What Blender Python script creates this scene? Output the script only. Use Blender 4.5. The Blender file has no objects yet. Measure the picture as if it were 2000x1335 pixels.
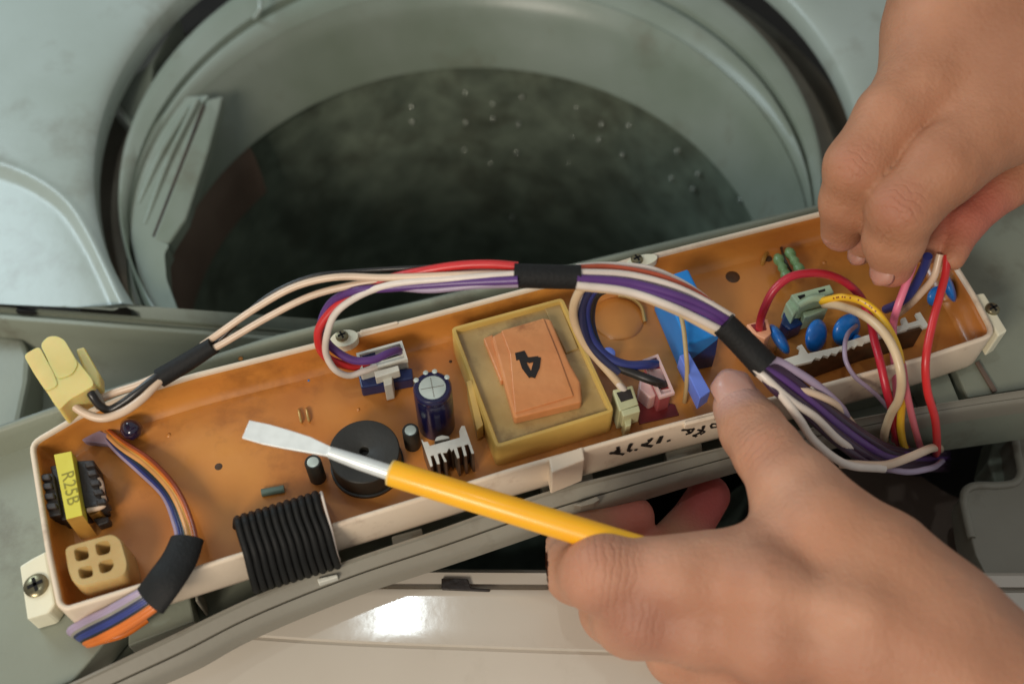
import bpy, bmesh, math, random
import numpy as np
from mathutils import Vector
random.seed(4)
SC = bpy.context.scene
COL = SC.collection
S = 0.001                      # every length below is in millimetres

# ------------------------------------------------------------------ camera
TILT = math.radians(33); FPX = 2144.0; DIST = 357.0
CAM = np.array([0, -DIST*math.sin(TILT), DIST*math.cos(TILT)])
FW = np.array([0, math.sin(TILT), -math.cos(TILT)])
UP = np.array([0, math.cos(TILT), math.sin(TILT)])
RT = np.array([1.0, 0, 0])
cd = bpy.data.cameras.new('camera'); cam = bpy.data.objects.new('camera', cd); COL.objects.link(cam)
cam.location = CAM*S; cam.rotation_euler = (TILT, 0, 0)
cd.sensor_width = 36; cd.lens = 36*FPX/2000; cd.clip_start = 0.01; cd.clip_end = 30
cd.dof.use_dof = True; cd.dof.focus_distance = 0.355; cd.dof.aperture_fstop = 8.0
SC.camera = cam

def P(px, py, z=0.0):
    """point of the place seen at photo position (px, py), on the level z (mm)"""
    v = FW + (px-1000)/FPX*RT + (667.5-py)/FPX*UP
    s = (z-CAM[2])/v[2]
    return CAM + s*v
def J(px, py, z, rpx):
    p = P(px, py, z); return p, rpx*float(np.dot(p-CAM, FW))/FPX

# ------------------------------------------------------------------ light
W = bpy.data.worlds.new('World'); SC.world = W; W.use_nodes = True
W.node_tree.nodes['Background'].inputs[0].default_value = (0.97, 0.99, 1.0, 1)
W.node_tree.nodes['Background'].inputs[1].default_value = 0.31
def area(name, loc, target, sx, sy, power, color):
    l = bpy.data.lights.new(name, 'AREA'); l.shape = 'RECTANGLE'; l.size = sx*S; l.size_y = sy*S
    l.energy = power; l.color = color
    o = bpy.data.objects.new(name, l); COL.objects.link(o); o.location = Vector(loc)*S
    o.rotation_euler = (Vector(target)-Vector(loc)).to_track_quat('-Z', 'Y').to_euler()
    return o
area('ceiling_tube', (-161, -49, 1151), (-37, -76, -39), 34, 17, .8, (0.86, 0.97, 1.0))
area('window', (-520, 330, 330), (-160, 100, -40), 240, 240, 1.6, (0.72, 0.90, 1.0))
area('warm_room_lamp', (-330, -620, 480), (-60, -40, 0), 260, 220, 4.1, (1.0, 0.89, 0.76))
SC.view_settings.view_transform = 'Standard'; SC.view_settings.look = 'None'
SC.view_settings.exposure = 0.12; SC.view_settings.gamma = 1.0
SC.render.engine = 'CYCLES'
SC.cycles.max_bounces = 8

# ------------------------------------------------------------------ materials
def lin(c):
    return tuple((x/255/12.92 if x/255 <= .04045 else ((x/255+.055)/1.055)**2.4) for x in c)
MATS = {}
def mat(name, rgb, rough=.45, rgb2=None, nscale=60, bump=0.0, bscale=900, metal=0.0, sss=0.0, coat=0.0, trans=0.0,
        dirt=None, spec=.5, rvar=.08, detail=4.0):
    m = bpy.data.materials.new(name); m.use_nodes = True; n = m.node_tree.nodes; l = m.node_tree.links
    b = n['Principled BSDF']
    c1 = lin(rgb); c2 = lin(rgb2) if rgb2 else tuple(x*.88 for x in c1)
    tc = n.new('ShaderNodeTexCoord')
    no = n.new('ShaderNodeTexNoise'); no.inputs['Scale'].default_value = nscale; no.inputs['Detail'].default_value = detail
    l.new(tc.outputs['Object'], no.inputs['Vector'])
    cr = n.new('ShaderNodeValToRGB'); cr.color_ramp.elements[0].position = .32; cr.color_ramp.elements[1].position = .68
    cr.color_ramp.elements[0].color = (*c2, 1); cr.color_ramp.elements[1].color = (*c1, 1)
    l.new(no.outputs['Fac'], cr.inputs[0])
    out = cr.outputs[0]
    if dirt:
        n2 = n.new('ShaderNodeTexNoise'); n2.inputs['Scale'].default_value = dirt[1]; n2.inputs['Detail'].default_value = 7
        n2.inputs['Roughness'].default_value = .65
        l.new(tc.outputs['Object'], n2.inputs['Vector'])
        r2 = n.new('ShaderNodeValToRGB'); r2.color_ramp.elements[0].position = dirt[2]; r2.color_ramp.elements[1].position = dirt[2]+.14
        l.new(n2.outputs['Fac'], r2.inputs[0])
        mx = n.new('ShaderNodeMixRGB'); mx.inputs[2].default_value = (*lin(dirt[0]), 1)
        mm = n.new('ShaderNodeMath'); mm.operation = 'MULTIPLY'; mm.inputs[1].default_value = dirt[3]
        l.new(r2.outputs[0], mm.inputs[0]); l.new(mm.outputs[0], mx.inputs[0]); l.new(out, mx.inputs[1]); out = mx.outputs[0]
    l.new(out, b.inputs['Base Color'])
    mr = n.new('ShaderNodeMapRange'); mr.inputs[3].default_value = max(0.02, rough-rvar); mr.inputs[4].default_value = min(1, rough+rvar)
    l.new(no.outputs['Fac'], mr.inputs[0]); l.new(mr.outputs[0], b.inputs['Roughness'])
    b.inputs['Metallic'].default_value = metal
    b.inputs['Specular IOR Level'].default_value = spec
    if sss:
        b.inputs['Subsurface Weight'].default_value = sss; b.inputs['Subsurface Radius'].default_value = (1.0, .35, .2)
        b.inputs['Subsurface Scale'].default_value = 0.004
    if coat: b.inputs['Coat Weight'].default_value = coat; b.inputs['Coat Roughness'].default_value = .15
    if trans: b.inputs['Transmission Weight'].default_value = trans
    if bump:
        nb = n.new('ShaderNodeTexNoise'); nb.inputs['Scale'].default_value = bscale; nb.inputs['Detail'].default_value = 3
        l.new(tc.outputs['Object'], nb.inputs['Vector'])
        bp = n.new('ShaderNodeBump'); bp.inputs['Strength'].default_value = bump; bp.inputs['Distance'].default_value = .0016 if name == 'tape_orange' else .0006
        l.new(nb.outputs['Fac'], bp.inputs['Height']); l.new(bp.outputs[0], b.inputs['Normal'])
    MATS[name] = m; return m
mat('cover_plastic', (160, 170, 162), .30, (150, 160, 150), 14, .12, 260, dirt=((120, 118, 104), 30, .54, .42), rvar=.08)
mat('ring_plastic', (138, 146, 134), .34, (120, 130, 114), 18, .08, 350, dirt=((105, 100, 82), 30, .55, .45))
mat('panel_plastic', (140, 146, 130), .48, (130, 134, 118), 22, .12, 600, dirt=((88, 78, 62), 30, .57, .5))
mat('rail_plastic', (142, 138, 124), .42, (130, 124, 110), 20, .08, 500, dirt=((95, 84, 68), 40, .58, .5))
mat('beige_plastic', (196, 188, 174), .12, (187, 178, 163), 12, .04, 160, rvar=.015, dirt=((160, 150, 132), 26, .60, .3))
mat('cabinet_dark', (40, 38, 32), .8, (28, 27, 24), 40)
mat('drum_dark', (128, 140, 122), .6, (98, 108, 94), 60, .4, 60, dirt=((64, 62, 48), 34, .5, .45))
mat('tub_brown', (118, 100, 86), .6, (96, 78, 66), 25, .2, 60)
mat('gap_brown', (70, 58, 46), .7, (52, 44, 36), 60)
mat('gap_grey', (128, 122, 108), .5, (108, 100, 86), 30, dirt=((80, 68, 52), 28, .52, .6))
mat('glint_metal', (205, 210, 200), .25, metal=.6)
mat('cream', (226, 208, 184), .42, (220, 200, 174), 40, .1, 700, dirt=((140, 104, 78), 70, .58, .5), sss=0.0)
mat('cream_tab', (230, 226, 200), .4, (222, 216, 188), 40, .1, 700)
mat('screw_metal', (150, 142, 112), .3, (110, 102, 80), 200, metal=.85)
mat('black_hole', (12, 11, 9), .9)
mat('white_plastic', (216, 214, 200), .42, (200, 198, 184), 80)
mat('olive_plastic', (190, 190, 150), .42, (176, 174, 132), 80)
mat('green_plastic', (168, 190, 158), .42, (156, 178, 146), 80)
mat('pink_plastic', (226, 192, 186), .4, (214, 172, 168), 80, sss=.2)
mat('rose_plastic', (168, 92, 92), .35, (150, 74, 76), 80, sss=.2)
mat('red_plastic', (128, 44, 44), .35, (112, 36, 36), 80)
mat('peach_plastic', (232, 170, 132), .42, (220, 150, 110), 80)
mat('navy_plastic', (38, 50, 96), .35, (30, 40, 80), 80)
mat('yellow_nylon', (224, 204, 128), .42, (212, 190, 110), 60, sss=.6, dirt=((190, 150, 90), 60, .6, .4))
mat('tan_nylon', (196, 166, 108), .42, (184, 150, 92), 90, sss=.25, dirt=((150, 110, 60), 90, .6, .4))
mat('resin_clear', (184, 158, 104), .22, (160, 132, 82), 60, .5, 120, coat=.4, dirt=((112, 84, 50), 60, .52, .6))
mat('resin_rim', (206, 172, 92), .35, (188, 154, 80), 60, .1, 300, coat=.2)
mat('tape_orange', (208, 142, 88), .42, (198, 128, 76), 60, .8, 75, dirt=((142, 82, 42), 60, .56, .8), coat=.25)
mat('tape_yellow', (214, 204, 70), .4, (204, 190, 56), 90, .1, 300)
mat('tape_gold', (184, 140, 66), .35, (160, 112, 48), 90, .1, 300)
mat('ink', (24, 16, 10), .6)
mat('tape_ink', (140, 130, 30), .5)
mat('bobbin_black', (52, 44, 40), .45, (36, 30, 27), 150, .3, 500)
mat('cap_black', (44, 42, 36), .5, (34, 33, 28), 60, .15, 700)
mat('sleeve_black', (27, 26, 25), .68, (20, 20, 18), 150, .4, 900, spec=.3, dirt=((58, 54, 48), 160, .62, .35))
mat('ribbon_black', (24, 24, 22), .62, (18, 18, 16), 150, .2, 900, spec=.25, dirt=((46, 42, 36), 120, .66, .4))
mat('cap_blue', (26, 26, 66), .25, (20, 20, 52), 80, coat=.4)
mat('cap_top', (206, 216, 206), .35, (186, 198, 190), 200, metal=.35)
mat('crystal_violet', (34, 26, 52), .12, coat=.7)
mat('disc_blue', (30, 126, 212), .3, (22, 106, 194), 100, .1, 300, coat=.3)
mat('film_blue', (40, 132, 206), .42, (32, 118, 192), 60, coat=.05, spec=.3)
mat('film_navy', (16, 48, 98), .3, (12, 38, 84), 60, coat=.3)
mat('violet_blue', (112, 138, 224), .4, (100, 124, 212), 60)
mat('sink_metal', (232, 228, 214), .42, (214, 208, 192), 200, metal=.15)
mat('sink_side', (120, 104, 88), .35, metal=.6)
mat('teal_body', (96, 116, 104), .4)
mat('green_resistor', (118, 150, 100), .4, (96, 130, 84), 200)
mat('dark_brown', (60, 44, 24), .6, (84, 52, 26), 200)
mat('jumper_metal', (196, 160, 96), .35, metal=.5)
mat('beige_wire_thin', (186, 160, 112), .5)
mat('steel_sheen', (232, 235, 230), .36, (222, 225, 220), 300, .03, 300, metal=.3, spec=.8)  # white base and low metal put the ceiling's reflection into the colour
mat('sleeve_yellow', (252, 184, 20), .4, (248, 174, 12), 30, .05, 200, sss=.15, coat=.2)
mat('sleeve_pale', (240, 206, 130), .4)
mat('thumb_nail', (208, 164, 150), .35, (198, 150, 134), 60, coat=.2, sss=.3)
mat('nail', (186, 132, 112), .4, (176, 122, 102), 60, coat=.15, sss=.3)
for nm, c in dict(beige=(222, 194, 166), white=(226, 212, 198), red=(206, 44, 44), orange_red=(192, 84, 52), purple=(92, 54, 120),
                  lilac=(164, 146, 168), dark_purple=(56, 32, 56), black=(34, 31, 28), navy=(34, 40, 76), blue=(46, 56, 120),
                  orange=(214, 112, 36), pale_orange=(226, 160, 92), brown=(140, 62, 34), gold=(224, 168, 72), green=(44, 60, 46),
                  grey=(142, 136, 124), crimson=(186, 32, 50), pink=(226, 118, 142), rose=(196, 96, 104), cream_white=(214, 186, 148),
                  yellow=(240, 186, 40)).items():
    mat('wire_'+nm, c, .38, tuple(int(x*.92) for x in c), 90, .05, 500, sss=.0, coat=.1)

def resin_mat():
    m = mat('orange_resin', (206, 138, 60), .36, (184, 112, 48), 26, .7, 75, dirt=((124, 70, 30), 34, .54, .5), coat=.45, detail=7, rvar=.2)
    return m
resin_mat()

def skin_mat(name, base, alt, knuckle_shade_tones, wrinkles=()):
    m = bpy.data.materials.new(name); m.use_nodes = True; n = m.node_tree.nodes; l = m.node_tree.links
    b = n['Principled BSDF']; tc = n.new('ShaderNodeTexCoord')
    no = n.new('ShaderNodeTexNoise'); no.inputs['Scale'].default_value = 38; no.inputs['Detail'].default_value = 5
    l.new(tc.outputs['Object'], no.inputs['Vector'])
    cr = n.new('ShaderNodeValToRGB'); cr.color_ramp.elements[0].position = .35; cr.color_ramp.elements[1].position = .66
    cr.color_ramp.elements[0].color = (*lin(alt), 1); cr.color_ramp.elements[1].color = (*lin(base), 1)
    l.new(no.outputs['Fac'], cr.inputs[0]); out = cr.outputs[0]
    for (k, r, col, w) in knuckle_shade_tones:                 # skin tone over joints and pads; one red patch stands in for shade
        vd = n.new('ShaderNodeVectorMath'); vd.operation = 'DISTANCE'; vd.inputs[1].default_value = tuple(k)
        l.new(tc.outputs['Object'], vd.inputs[0])
        mr = n.new('ShaderNodeMapRange'); mr.interpolation_type = 'SMOOTHSTEP'
        mr.inputs[1].default_value = r*.25; mr.inputs[2].default_value = r; mr.inputs[3].default_value = w; mr.inputs[4].default_value = 0
        l.new(vd.outputs['Value'], mr.inputs[0])
        mx = n.new('ShaderNodeMixRGB'); mx.inputs[2].default_value = (*lin(col), 1)
        l.new(mr.outputs[0], mx.inputs[0]); l.new(out, mx.inputs[1]); out = mx.outputs[0]
    l.new(out, b.inputs['Base Color'])
    b.inputs['Roughness'].default_value = .58; b.inputs['Specular IOR Level'].default_value = .35
    b.inputs['Subsurface Weight'].default_value = .22; b.inputs['Subsurface Radius'].default_value = (1, .35, .18)
    b.inputs['Subsurface Scale'].default_value = .007
    vo = n.new('ShaderNodeTexVoronoi'); vo.inputs['Scale'].default_value = 850
    n3 = n.new('ShaderNodeTexNoise'); n3.inputs['Scale'].default_value = 160; n3.inputs['Detail'].default_value = 6
    l.new(tc.outputs['Object'], vo.inputs['Vector']); l.new(tc.outputs['Object'], n3.inputs['Vector'])
    ad = n.new('ShaderNodeMath'); ad.operation = 'MULTIPLY_ADD'; ad.inputs[1].default_value = .25
    l.new(vo.outputs['Distance'], ad.inputs[0]); l.new(n3.outputs['Fac'], ad.inputs[2])
    hgt = ad.outputs[0]
    nw = n.new('ShaderNodeTexNoise'); nw.inputs['Scale'].default_value = 190; nw.inputs['Detail'].default_value = 3
    l.new(tc.outputs['Object'], nw.inputs['Vector'])
    def mth(op, a, b=None, c=None):
        q = n.new('ShaderNodeMath'); q.operation = op
        for k, v in enumerate((a, b, c)):
            if v is None: continue
            if isinstance(v, (int, float)): q.inputs[k].default_value = v
            else: l.new(v, q.inputs[k])
        return q.outputs[0]
    for (k, r, axv, period, amp) in wrinkles:       # the skin folds over each joint
        vd = n.new('ShaderNodeVectorMath'); vd.operation = 'DISTANCE'; vd.inputs[1].default_value = tuple(k); l.new(tc.outputs['Object'], vd.inputs[0])
        mr = n.new('ShaderNodeMapRange'); mr.interpolation_type = 'SMOOTHSTEP'
        mr.inputs[1].default_value = r*.3; mr.inputs[2].default_value = r; mr.inputs[3].default_value = amp; mr.inputs[4].default_value = 0
        l.new(vd.outputs['Value'], mr.inputs[0])
        dt = n.new('ShaderNodeVectorMath'); dt.operation = 'DOT_PRODUCT'; dt.inputs[1].default_value = tuple(axv); l.new(tc.outputs['Object'], dt.inputs[0])
        x_ = mth('MULTIPLY_ADD', nw.outputs['Fac'], period*2.2, dt.outputs['Value'])
        sn = mth('SINE', mth('MULTIPLY', x_, 2*math.pi/period)); fold = mth('POWER', mth('MULTIPLY_ADD', sn, .5, .5), 5.0)
        hgt = mth('SUBTRACT', hgt, mth('MULTIPLY', fold, mr.outputs[0]))
    bp = n.new('ShaderNodeBump'); bp.inputs['Strength'].default_value = .5; bp.inputs['Distance'].default_value = .0010
    l.new(hgt, bp.inputs['Height']); l.new(bp.outputs[0], b.inputs['Normal'])
    MATS[name] = m; return m

# ------------------------------------------------------------------ mesh helpers
def thing(name, label, cat, loc, group=None):
    o = bpy.data.objects.new(name, None); COL.objects.link(o); o.location = Vector(loc)*S; o.empty_display_size = .01
    o['label'] = label; o['category'] = cat
    if group: o['group'] = group
    return o
def root_loc(p):
    while p is not None and p.parent is not None: p = p.parent
    return np.array(p.location)/S if p is not None else np.zeros(3)
def spline(pts, n=8):
    pts = [np.array(p, float) for p in pts]
    if len(pts) < 3: return pts
    q = [2*pts[0]-pts[1]] + pts + [2*pts[-1]-pts[-2]]; out = []
    for i in range(1, len(q)-2):
        p0, p1, p2, p3 = q[i-1:i+3]
        t0 = 0; t1 = max(np.linalg.norm(p1-p0), 1e-3)**.5; t2 = t1+max(np.linalg.norm(p2-p1), 1e-3)**.5; t3 = t2+max(np.linalg.norm(p3-p2), 1e-3)**.5
        for k in range(n):
            t = t1+(t2-t1)*k/n
            A1 = (t1-t)/(t1-t0)*p0+(t-t0)/(t1-t0)*p1; A2 = (t2-t)/(t2-t1)*p1+(t-t1)/(t2-t1)*p2; A3 = (t3-t)/(t3-t2)*p2+(t-t2)/(t3-t2)*p3
            B1 = (t2-t)/(t2-t0)*A1+(t-t0)/(t2-t0)*A2; B2 = (t3-t)/(t3-t1)*A2+(t-t1)/(t3-t1)*A3
            out.append((t2-t)/(t2-t1)*B1+(t-t1)/(t2-t1)*B2)
    out.append(pts[-1]); return out
class MB:
    def __init__(s): s.v = []; s.f = []
    def add(s, v, f):
        o = len(s.v); s.v += [tuple(map(float, x)) for x in v]; s.f += [tuple(i+o for i in q) for q in f]; return s
    def loft(s, loops, closed=True, cap0=False, cap1=False):
        n = len(loops[0]); v = [p for L in loops for p in L]; f = []
        for i in range(len(loops)-1):
            for j in range(n if closed else n-1):
                k = (j+1) % n; f.append((i*n+j, i*n+k, (i+1)*n+k, (i+1)*n+j))
        if cap0: f.append(tuple(range(n))[::-1])
        if cap1: f.append(tuple((len(loops)-1)*n+j for j in range(n)))
        return s.add(v, f)
    def prism(s, top, zb, ztop=None):
        """top: world points; extruded straight down to level zb (number) or by list"""
        top = [np.array(p, float) for p in top]
        a = sum((top[i][0]*top[(i+1) % len(top)][1]-top[(i+1) % len(top)][0]*top[i][1]) for i in range(len(top)))
        if a < 0: top = top[::-1]
        bot = [np.array([p[0], p[1], zb]) for p in top]
        return s.loft([bot, top], True, True, True)
    def pp(s, px, zt, zb): return s.prism([P(x, y, zt) for x, y in px], zb)
    def tube(s, pts, r, n=12, smooth=8, flat=1.0, caps=True, upv=None):
        path = spline(pts, smooth) if smooth else [np.array(p, float) for p in pts]
        m = len(path); T = []
        for i in range(m):
            t = path[min(i+1, m-1)]-path[max(i-1, 0)]; T.append(t/max(np.linalg.norm(t), 1e-9))
        u = np.array(upv, float) if upv is not None else np.array([0, 0, 1.0]); 
        if abs(np.dot(u, T[0])) > .95: u = np.array([1.0, 0, 0])
        loops = []
        for i in range(m):
            u = u-np.dot(u, T[i])*T[i]; u = u/max(np.linalg.norm(u), 1e-9); w = np.cross(T[i], u)
            rr = r if np.isscalar(r) else np.interp(i/(m-1), np.linspace(0, 1, len(r)), r)
            loops.append([path[i]+rr*(math.cos(a)*w+flat*math.sin(a)*u) for a in [2*math.pi*k/n for k in range(n)]])
        return s.loft(loops, True, caps, caps)
    def lathe(s, c, prof, n=40, ax=(0, 0, 1)):
        """prof: (r, h) along axis ax from c"""
        ax = np.array(ax, float); ax /= np.linalg.norm(ax)
        e = np.array([1.0, 0, 0]) if abs(ax[0]) < .9 else np.array([0, 1.0, 0])
        e = e-np.dot(e, ax)*ax; e /= np.linalg.norm(e); g = np.cross(ax, e); c = np.array(c, float)
        loops = [[c+h*ax+r*(math.cos(a)*e+math.sin(a)*g) for a in [2*math.pi*k/n for k in range(n)]] for r, h in prof]
        return s.loft(loops, True, True, True)
    def build(s, name, m, parent=None, smooth=False, bevel=0, label=None, seg=2, kind=None, angle=None):
        rl = root_loc(parent)
        me = bpy.data.meshes.new(name)
        me.from_pydata([tuple((np.array(p)-rl)*S) for p in s.v], [], s.f); me.validate(); me.update()
        bm = bmesh.new(); bm.from_mesh(me); bmesh.ops.recalc_face_normals(bm, faces=bm.faces)
        bmesh.ops.triangulate(bm, faces=[f for f in bm.faces if len(f.verts) > 4])
        if smooth:
            for f in bm.faces: f.smooth = True
            for e in bm.edges:
                if len(e.link_faces) == 2 and e.calc_face_angle(0) > math.radians(angle or 40): e.smooth = False
        bm.to_mesh(me); bm.free()
        o = bpy.data.objects.new(name, me); COL.objects.link(o); me.materials.append(MATS[m])
        if parent is not None: o.parent = parent
        if bevel:
            b = o.modifiers.new('b', 'BEVEL'); b.width = bevel*S; b.segments = seg; b.limit_method = 'ANGLE'; b.angle_limit = math.radians(40)
        if label: o['label'] = label
        if kind: o['kind'] = kind
        return o
def wire(name, pts, r, m, parent=None, label=None, n=12, **k):
    return MB().tube([P(*p) for p in pts], r, n=n, **k).build(name, 'wire_'+m, parent, smooth=True, label=label, angle=60)
def top_wire(name, pts, r, m, label, cat='wire', group=None, **k):
    b = MB().tube([P(*p) for p in pts], r, **k); o = b.build(name, 'wire_'+m, None, smooth=True, angle=60)
    o['label'] = label; o['category'] = cat
    if group: o['group'] = group
    return o
def round_poly(pts, rad, n=5):
    pts = [np.array(p, float) for p in pts]; out = []; N = len(pts)
    for i in range(N):
        a, b, c = pts[i-1], pts[i], pts[(i+1) % N]
        r = rad[i] if isinstance(rad, (list, tuple)) else rad
        la, lc = np.linalg.norm(a-b), np.linalg.norm(c-b); r = min(r, la*.45, lc*.45)
        A = b+(a-b)/la*r; Cc = b+(c-b)/lc*r
        for k in range(n+1):
            t = k/n; out.append((1-t)**2*A+2*t*(1-t)*b+t*t*Cc)
    return out
def resample(loop, step):
    out = []
    for i in range(len(loop)):
        a, b = loop[i], loop[(i+1) % len(loop)]; d = np.linalg.norm(b-a)
        for k in range(max(1, int(d/step))): out.append(a+(b-a)*k/max(1, int(d/step)))
    return out
def inset(loop, w, z):
    N = len(loop); ar = sum(loop[i][0]*loop[(i+1) % N][1]-loop[(i+1) % N][0]*loop[i][1] for i in range(N)); sg = 1 if ar > 0 else -1
    out = []
    for i in range(N):
        a, b, c = loop[i-1][:2], loop[i][:2], loop[(i+1) % N][:2]
        d1 = (b-a)/max(np.linalg.norm(b-a), 1e-9); d2 = (c-b)/max(np.linalg.norm(c-b), 1e-9)
        n1 = np.array([-d1[1], d1[0]]); n2 = np.array([-d2[1], d2[0]]); nn = n1+n2; nn /= max(np.linalg.norm(nn), 1e-9)
        m = w/max(np.dot(nn, n1), .5)
        p = b+sg*nn*m; out.append(np.array([p[0], p[1], z]))
    return out
def stroke(mb, pts, w, nrm=(0, 0, 1), h=.12, sm=True):
    """a flat pen line of width w (mm) lying on a surface with normal nrm"""
    pts = [np.array(p, float) for p in (spline(pts, 4) if sm else pts)]; nrm = np.array(nrm, float); nrm /= np.linalg.norm(nrm); L = []
    for i, p in enumerate(pts):
        t = pts[min(i+1, len(pts)-1)]-pts[max(i-1, 0)]; t /= max(np.linalg.norm(t), 1e-9); s_ = np.cross(nrm, t)
        ww = w*(.8+.2*math.sin(i*1.7))/2
        L.append([p-s_*ww-nrm*.2, p-s_*ww+nrm*h, p+s_*ww+nrm*h, p+s_*ww-nrm*.2])
    mb.loft(L, True, True, True)

# ================================================================== the washing machine
wm = thing('washing_machine', 'grey-green top-loading washing machine lying open under the control panel', 'washing machine', (-20, 120, -300))
HC = np.array([-14.5, 155.0]); HR = 168.5; HZ = -52
L0, L1 = P(0, 603, -62), P(500, 641, -62)               # front edge of the top cover
def front_y(x): return L0[1]+(L1[1]-L0[1])*(x-L0[0])/(L1[0]-L0[0])
# step line moulded into the cover at the lower left (photo: bright curved edge)
STEP = [P(x, y, -56) for x, y in [(-250, 300), (-60, 325), (20, 345), (80, 372), (130, 410), (170, 470), (205, 540), (232, 600), (250, 640), (262, 700)]]
STEP = np.array([p[:2] for p in spline(STEP, 24)])
def cover_z(x, y):
    a, b = STEP[:-1], STEP[1:]; ab = b-a; ap = np.array([x, y])-a
    t = np.clip((ap*ab).sum(1)/(ab*ab).sum(1), 0, 1); q_ = ap-ab*t[:, None]; dd = np.hypot(q_[:, 0], q_[:, 1]); i = int(dd.argmin())
    sd = dd[i]*(1 if ab[i][0]*ap[i][1]-ab[i][1]*ap[i][0] > 0 else -1)
    u = min(max((sd+2.5)/5.0, 0), 1); u = u*u*(3-2*u)
    ridge = .9*math.exp(-((sd-1)/2.4)**2)
    far = min(max(-sd/40, 0), 1)
    return HZ - (1-u)*(3.2+3.5*far) + ridge
mb = MB(); loops = []
rads = [0, .6, 1.2, 2]+[3+k for k in range(30)]+[34+2*k for k in range(63)]+[172, 190, 230]
NA = 900
for ri, dr in enumerate([None, None]+rads):
    L = []
    for k in range(NA):
        a = 2*math.pi*k/NA; dx, dy = math.cos(a), math.sin(a)
        if dr is None:
            r, dz = (HR+.6, -14) if ri == 0 else (HR-.2, -3)
        else:
            r = HR+dr; dz = -2.2*math.exp(-dr/2.5)-2.6*math.exp(-dr/12)
        x, y = HC[0]+dx*r, HC[1]+dy*r
        fy = front_y(x)
        if y < fy: y = fy
        z = cover_z(x, y)+dz if dr is not None else HZ+dz-2
        L.append(np.array([x, y, z]))
    loops.append(L)
mb.loft(loops).build('top_cover', 'cover_plastic', wm, smooth=True, angle=50)

def circ(cx, cy, r, z, n=192): return [np.array([cx+r*math.cos(2*math.pi*k/n), cy+r*math.sin(2*math.pi*k/n), z]) for k in range(n)]
ring = [(-16, 152, 161, -110), (-17.5, 151, 159, -90), (-18, 150, 157.5, -70), (-18, 149.5, 156.5, -67.2), (-18, 149, 155.2, -66.5), (-17.6, 142, 153.5, -67),
        (-17.6, 134, 150.6, -68.5), (-17.6, 133, 150.2, -73.6), (-17.6, 130, 149.7, -73.8), (-17.7, 129.2, 149.2, -69), (-17.8, 127, 148.9, -68.6), (-18, 122, 148.2, -70), (-18.3, 119, 147.9, -72.2), (-18.5, 117.5, 147.8, -73.4), (-18.6, 116, 147.5, -72.2),
        (-18.8, 114, 147.5, -74.5), (-19, 111.5, 147.1, -77.5), (-19.2, 110, 146.6, -81), (-19.3, 109, 145.8, -85), (-19.5, 107, 143, -96), (-19.6, 105, 140, -106), (-19.7, 104.5, 139.4, -109), (-19.7, 104.5, 142, -110), (-19.7, 104.5, 150, -109)]
def clampf(L): return [np.array([p[0], max(p[1], front_y(p[0])+2.5), p[2]]) for p in L]
MB().loft([clampf(circ(*c)) for c in ring]).build('tub_ring', 'ring_plastic', wm, smooth=True, angle=60)
MB().loft([clampf(circ(-16, 152, 150, -80)), clampf(circ(-15.5, 152.5, 166.5, -80)), clampf(circ(-15, 153, 167.5, -84)), clampf(circ(-15, 153, 168, -100)), clampf(circ(-15, 154, 190, -100))]).build('gap_floor', 'gap_grey', wm, smooth=True)
# drum
ar = lambda r, z: [np.array([-19.6+r*math.cos(a), 104.5+r*math.sin(a), z]) for a in np.linspace(2.5, 4.4, 40)]
MB().loft([ar(141, -106), ar(138, -118), ar(136.5, -130), ar(136.5, -142), ar(150, -144)], closed=False).build('tub_wall', 'tub_brown', wm, smooth=True)
DC, DR = np.array([-19.5, 104]), 152.0
drum = MB(); N = 120; L = []
for z in np.linspace(-108, -330, 26):
    L.append([np.array([DC[0]+(DR+1.6*math.cos(18*2*math.pi*k/N))*math.cos(2*math.pi*k/N), DC[1]+(DR+1.6*math.cos(18*2*math.pi*k/N))*math.sin(2*math.pi*k/N), z]) for k in range(N)])
L.append([np.array([DC[0]+60*math.cos(2*math.pi*k/N), DC[1]+60*math.sin(2*math.pi*k/N), -336]) for k in range(N)])
L.append([np.array([DC[0]+40*math.cos(2*math.pi*k/N), DC[1]+40*math.sin(2*math.pi*k/N), -318]) for k in range(N)])
drum.loft(L, True, False, True).build('drum', 'drum_dark', wm, smooth=True, angle=60)
holes = [(909,183),(804,211),(805,240),(909,241),(962,205),(962,233),(1019,192),(1125,212),(1173,245),(1117,268),(1169,274),(1226,247),(1214,304),(1009,300),
         (907,295),(1110,320),(958,320),(1321,296),(1361,341),(1309,350),(1351,370),(1444,391),(1012,245),(1000,427)]
hm = None
for hx, hy in holes:
    v = FW+(hx-1000)/FPX*RT+(667.5-hy)/FPX*UP
    a = v[0]**2+v[1]**2; b_ = 2*((CAM[0]-DC[0])*v[0]+(CAM[1]-DC[1])*v[1]); c_ = (CAM[0]-DC[0])**2+(CAM[1]-DC[1])**2-(DR-1.5)**2
    t = (-b_+math.sqrt(b_*b_-4*a*c_))/(2*a); p = CAM+t*v
    nr = np.array([DC[0]-p[0], DC[1]-p[1], 0]); nr /= np.linalg.norm(nr)
    MB().lathe(p-nr*1.8, [(1.2, 0), (1.2, 1.7), (.9, 2.0), (.7, 1.4), (.6, .4)], 10, nr).build('drum_hole_glint', 'glint_metal', wm, smooth=True)  # pale metal eyelets stand in for the highlights on the perforations
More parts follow.
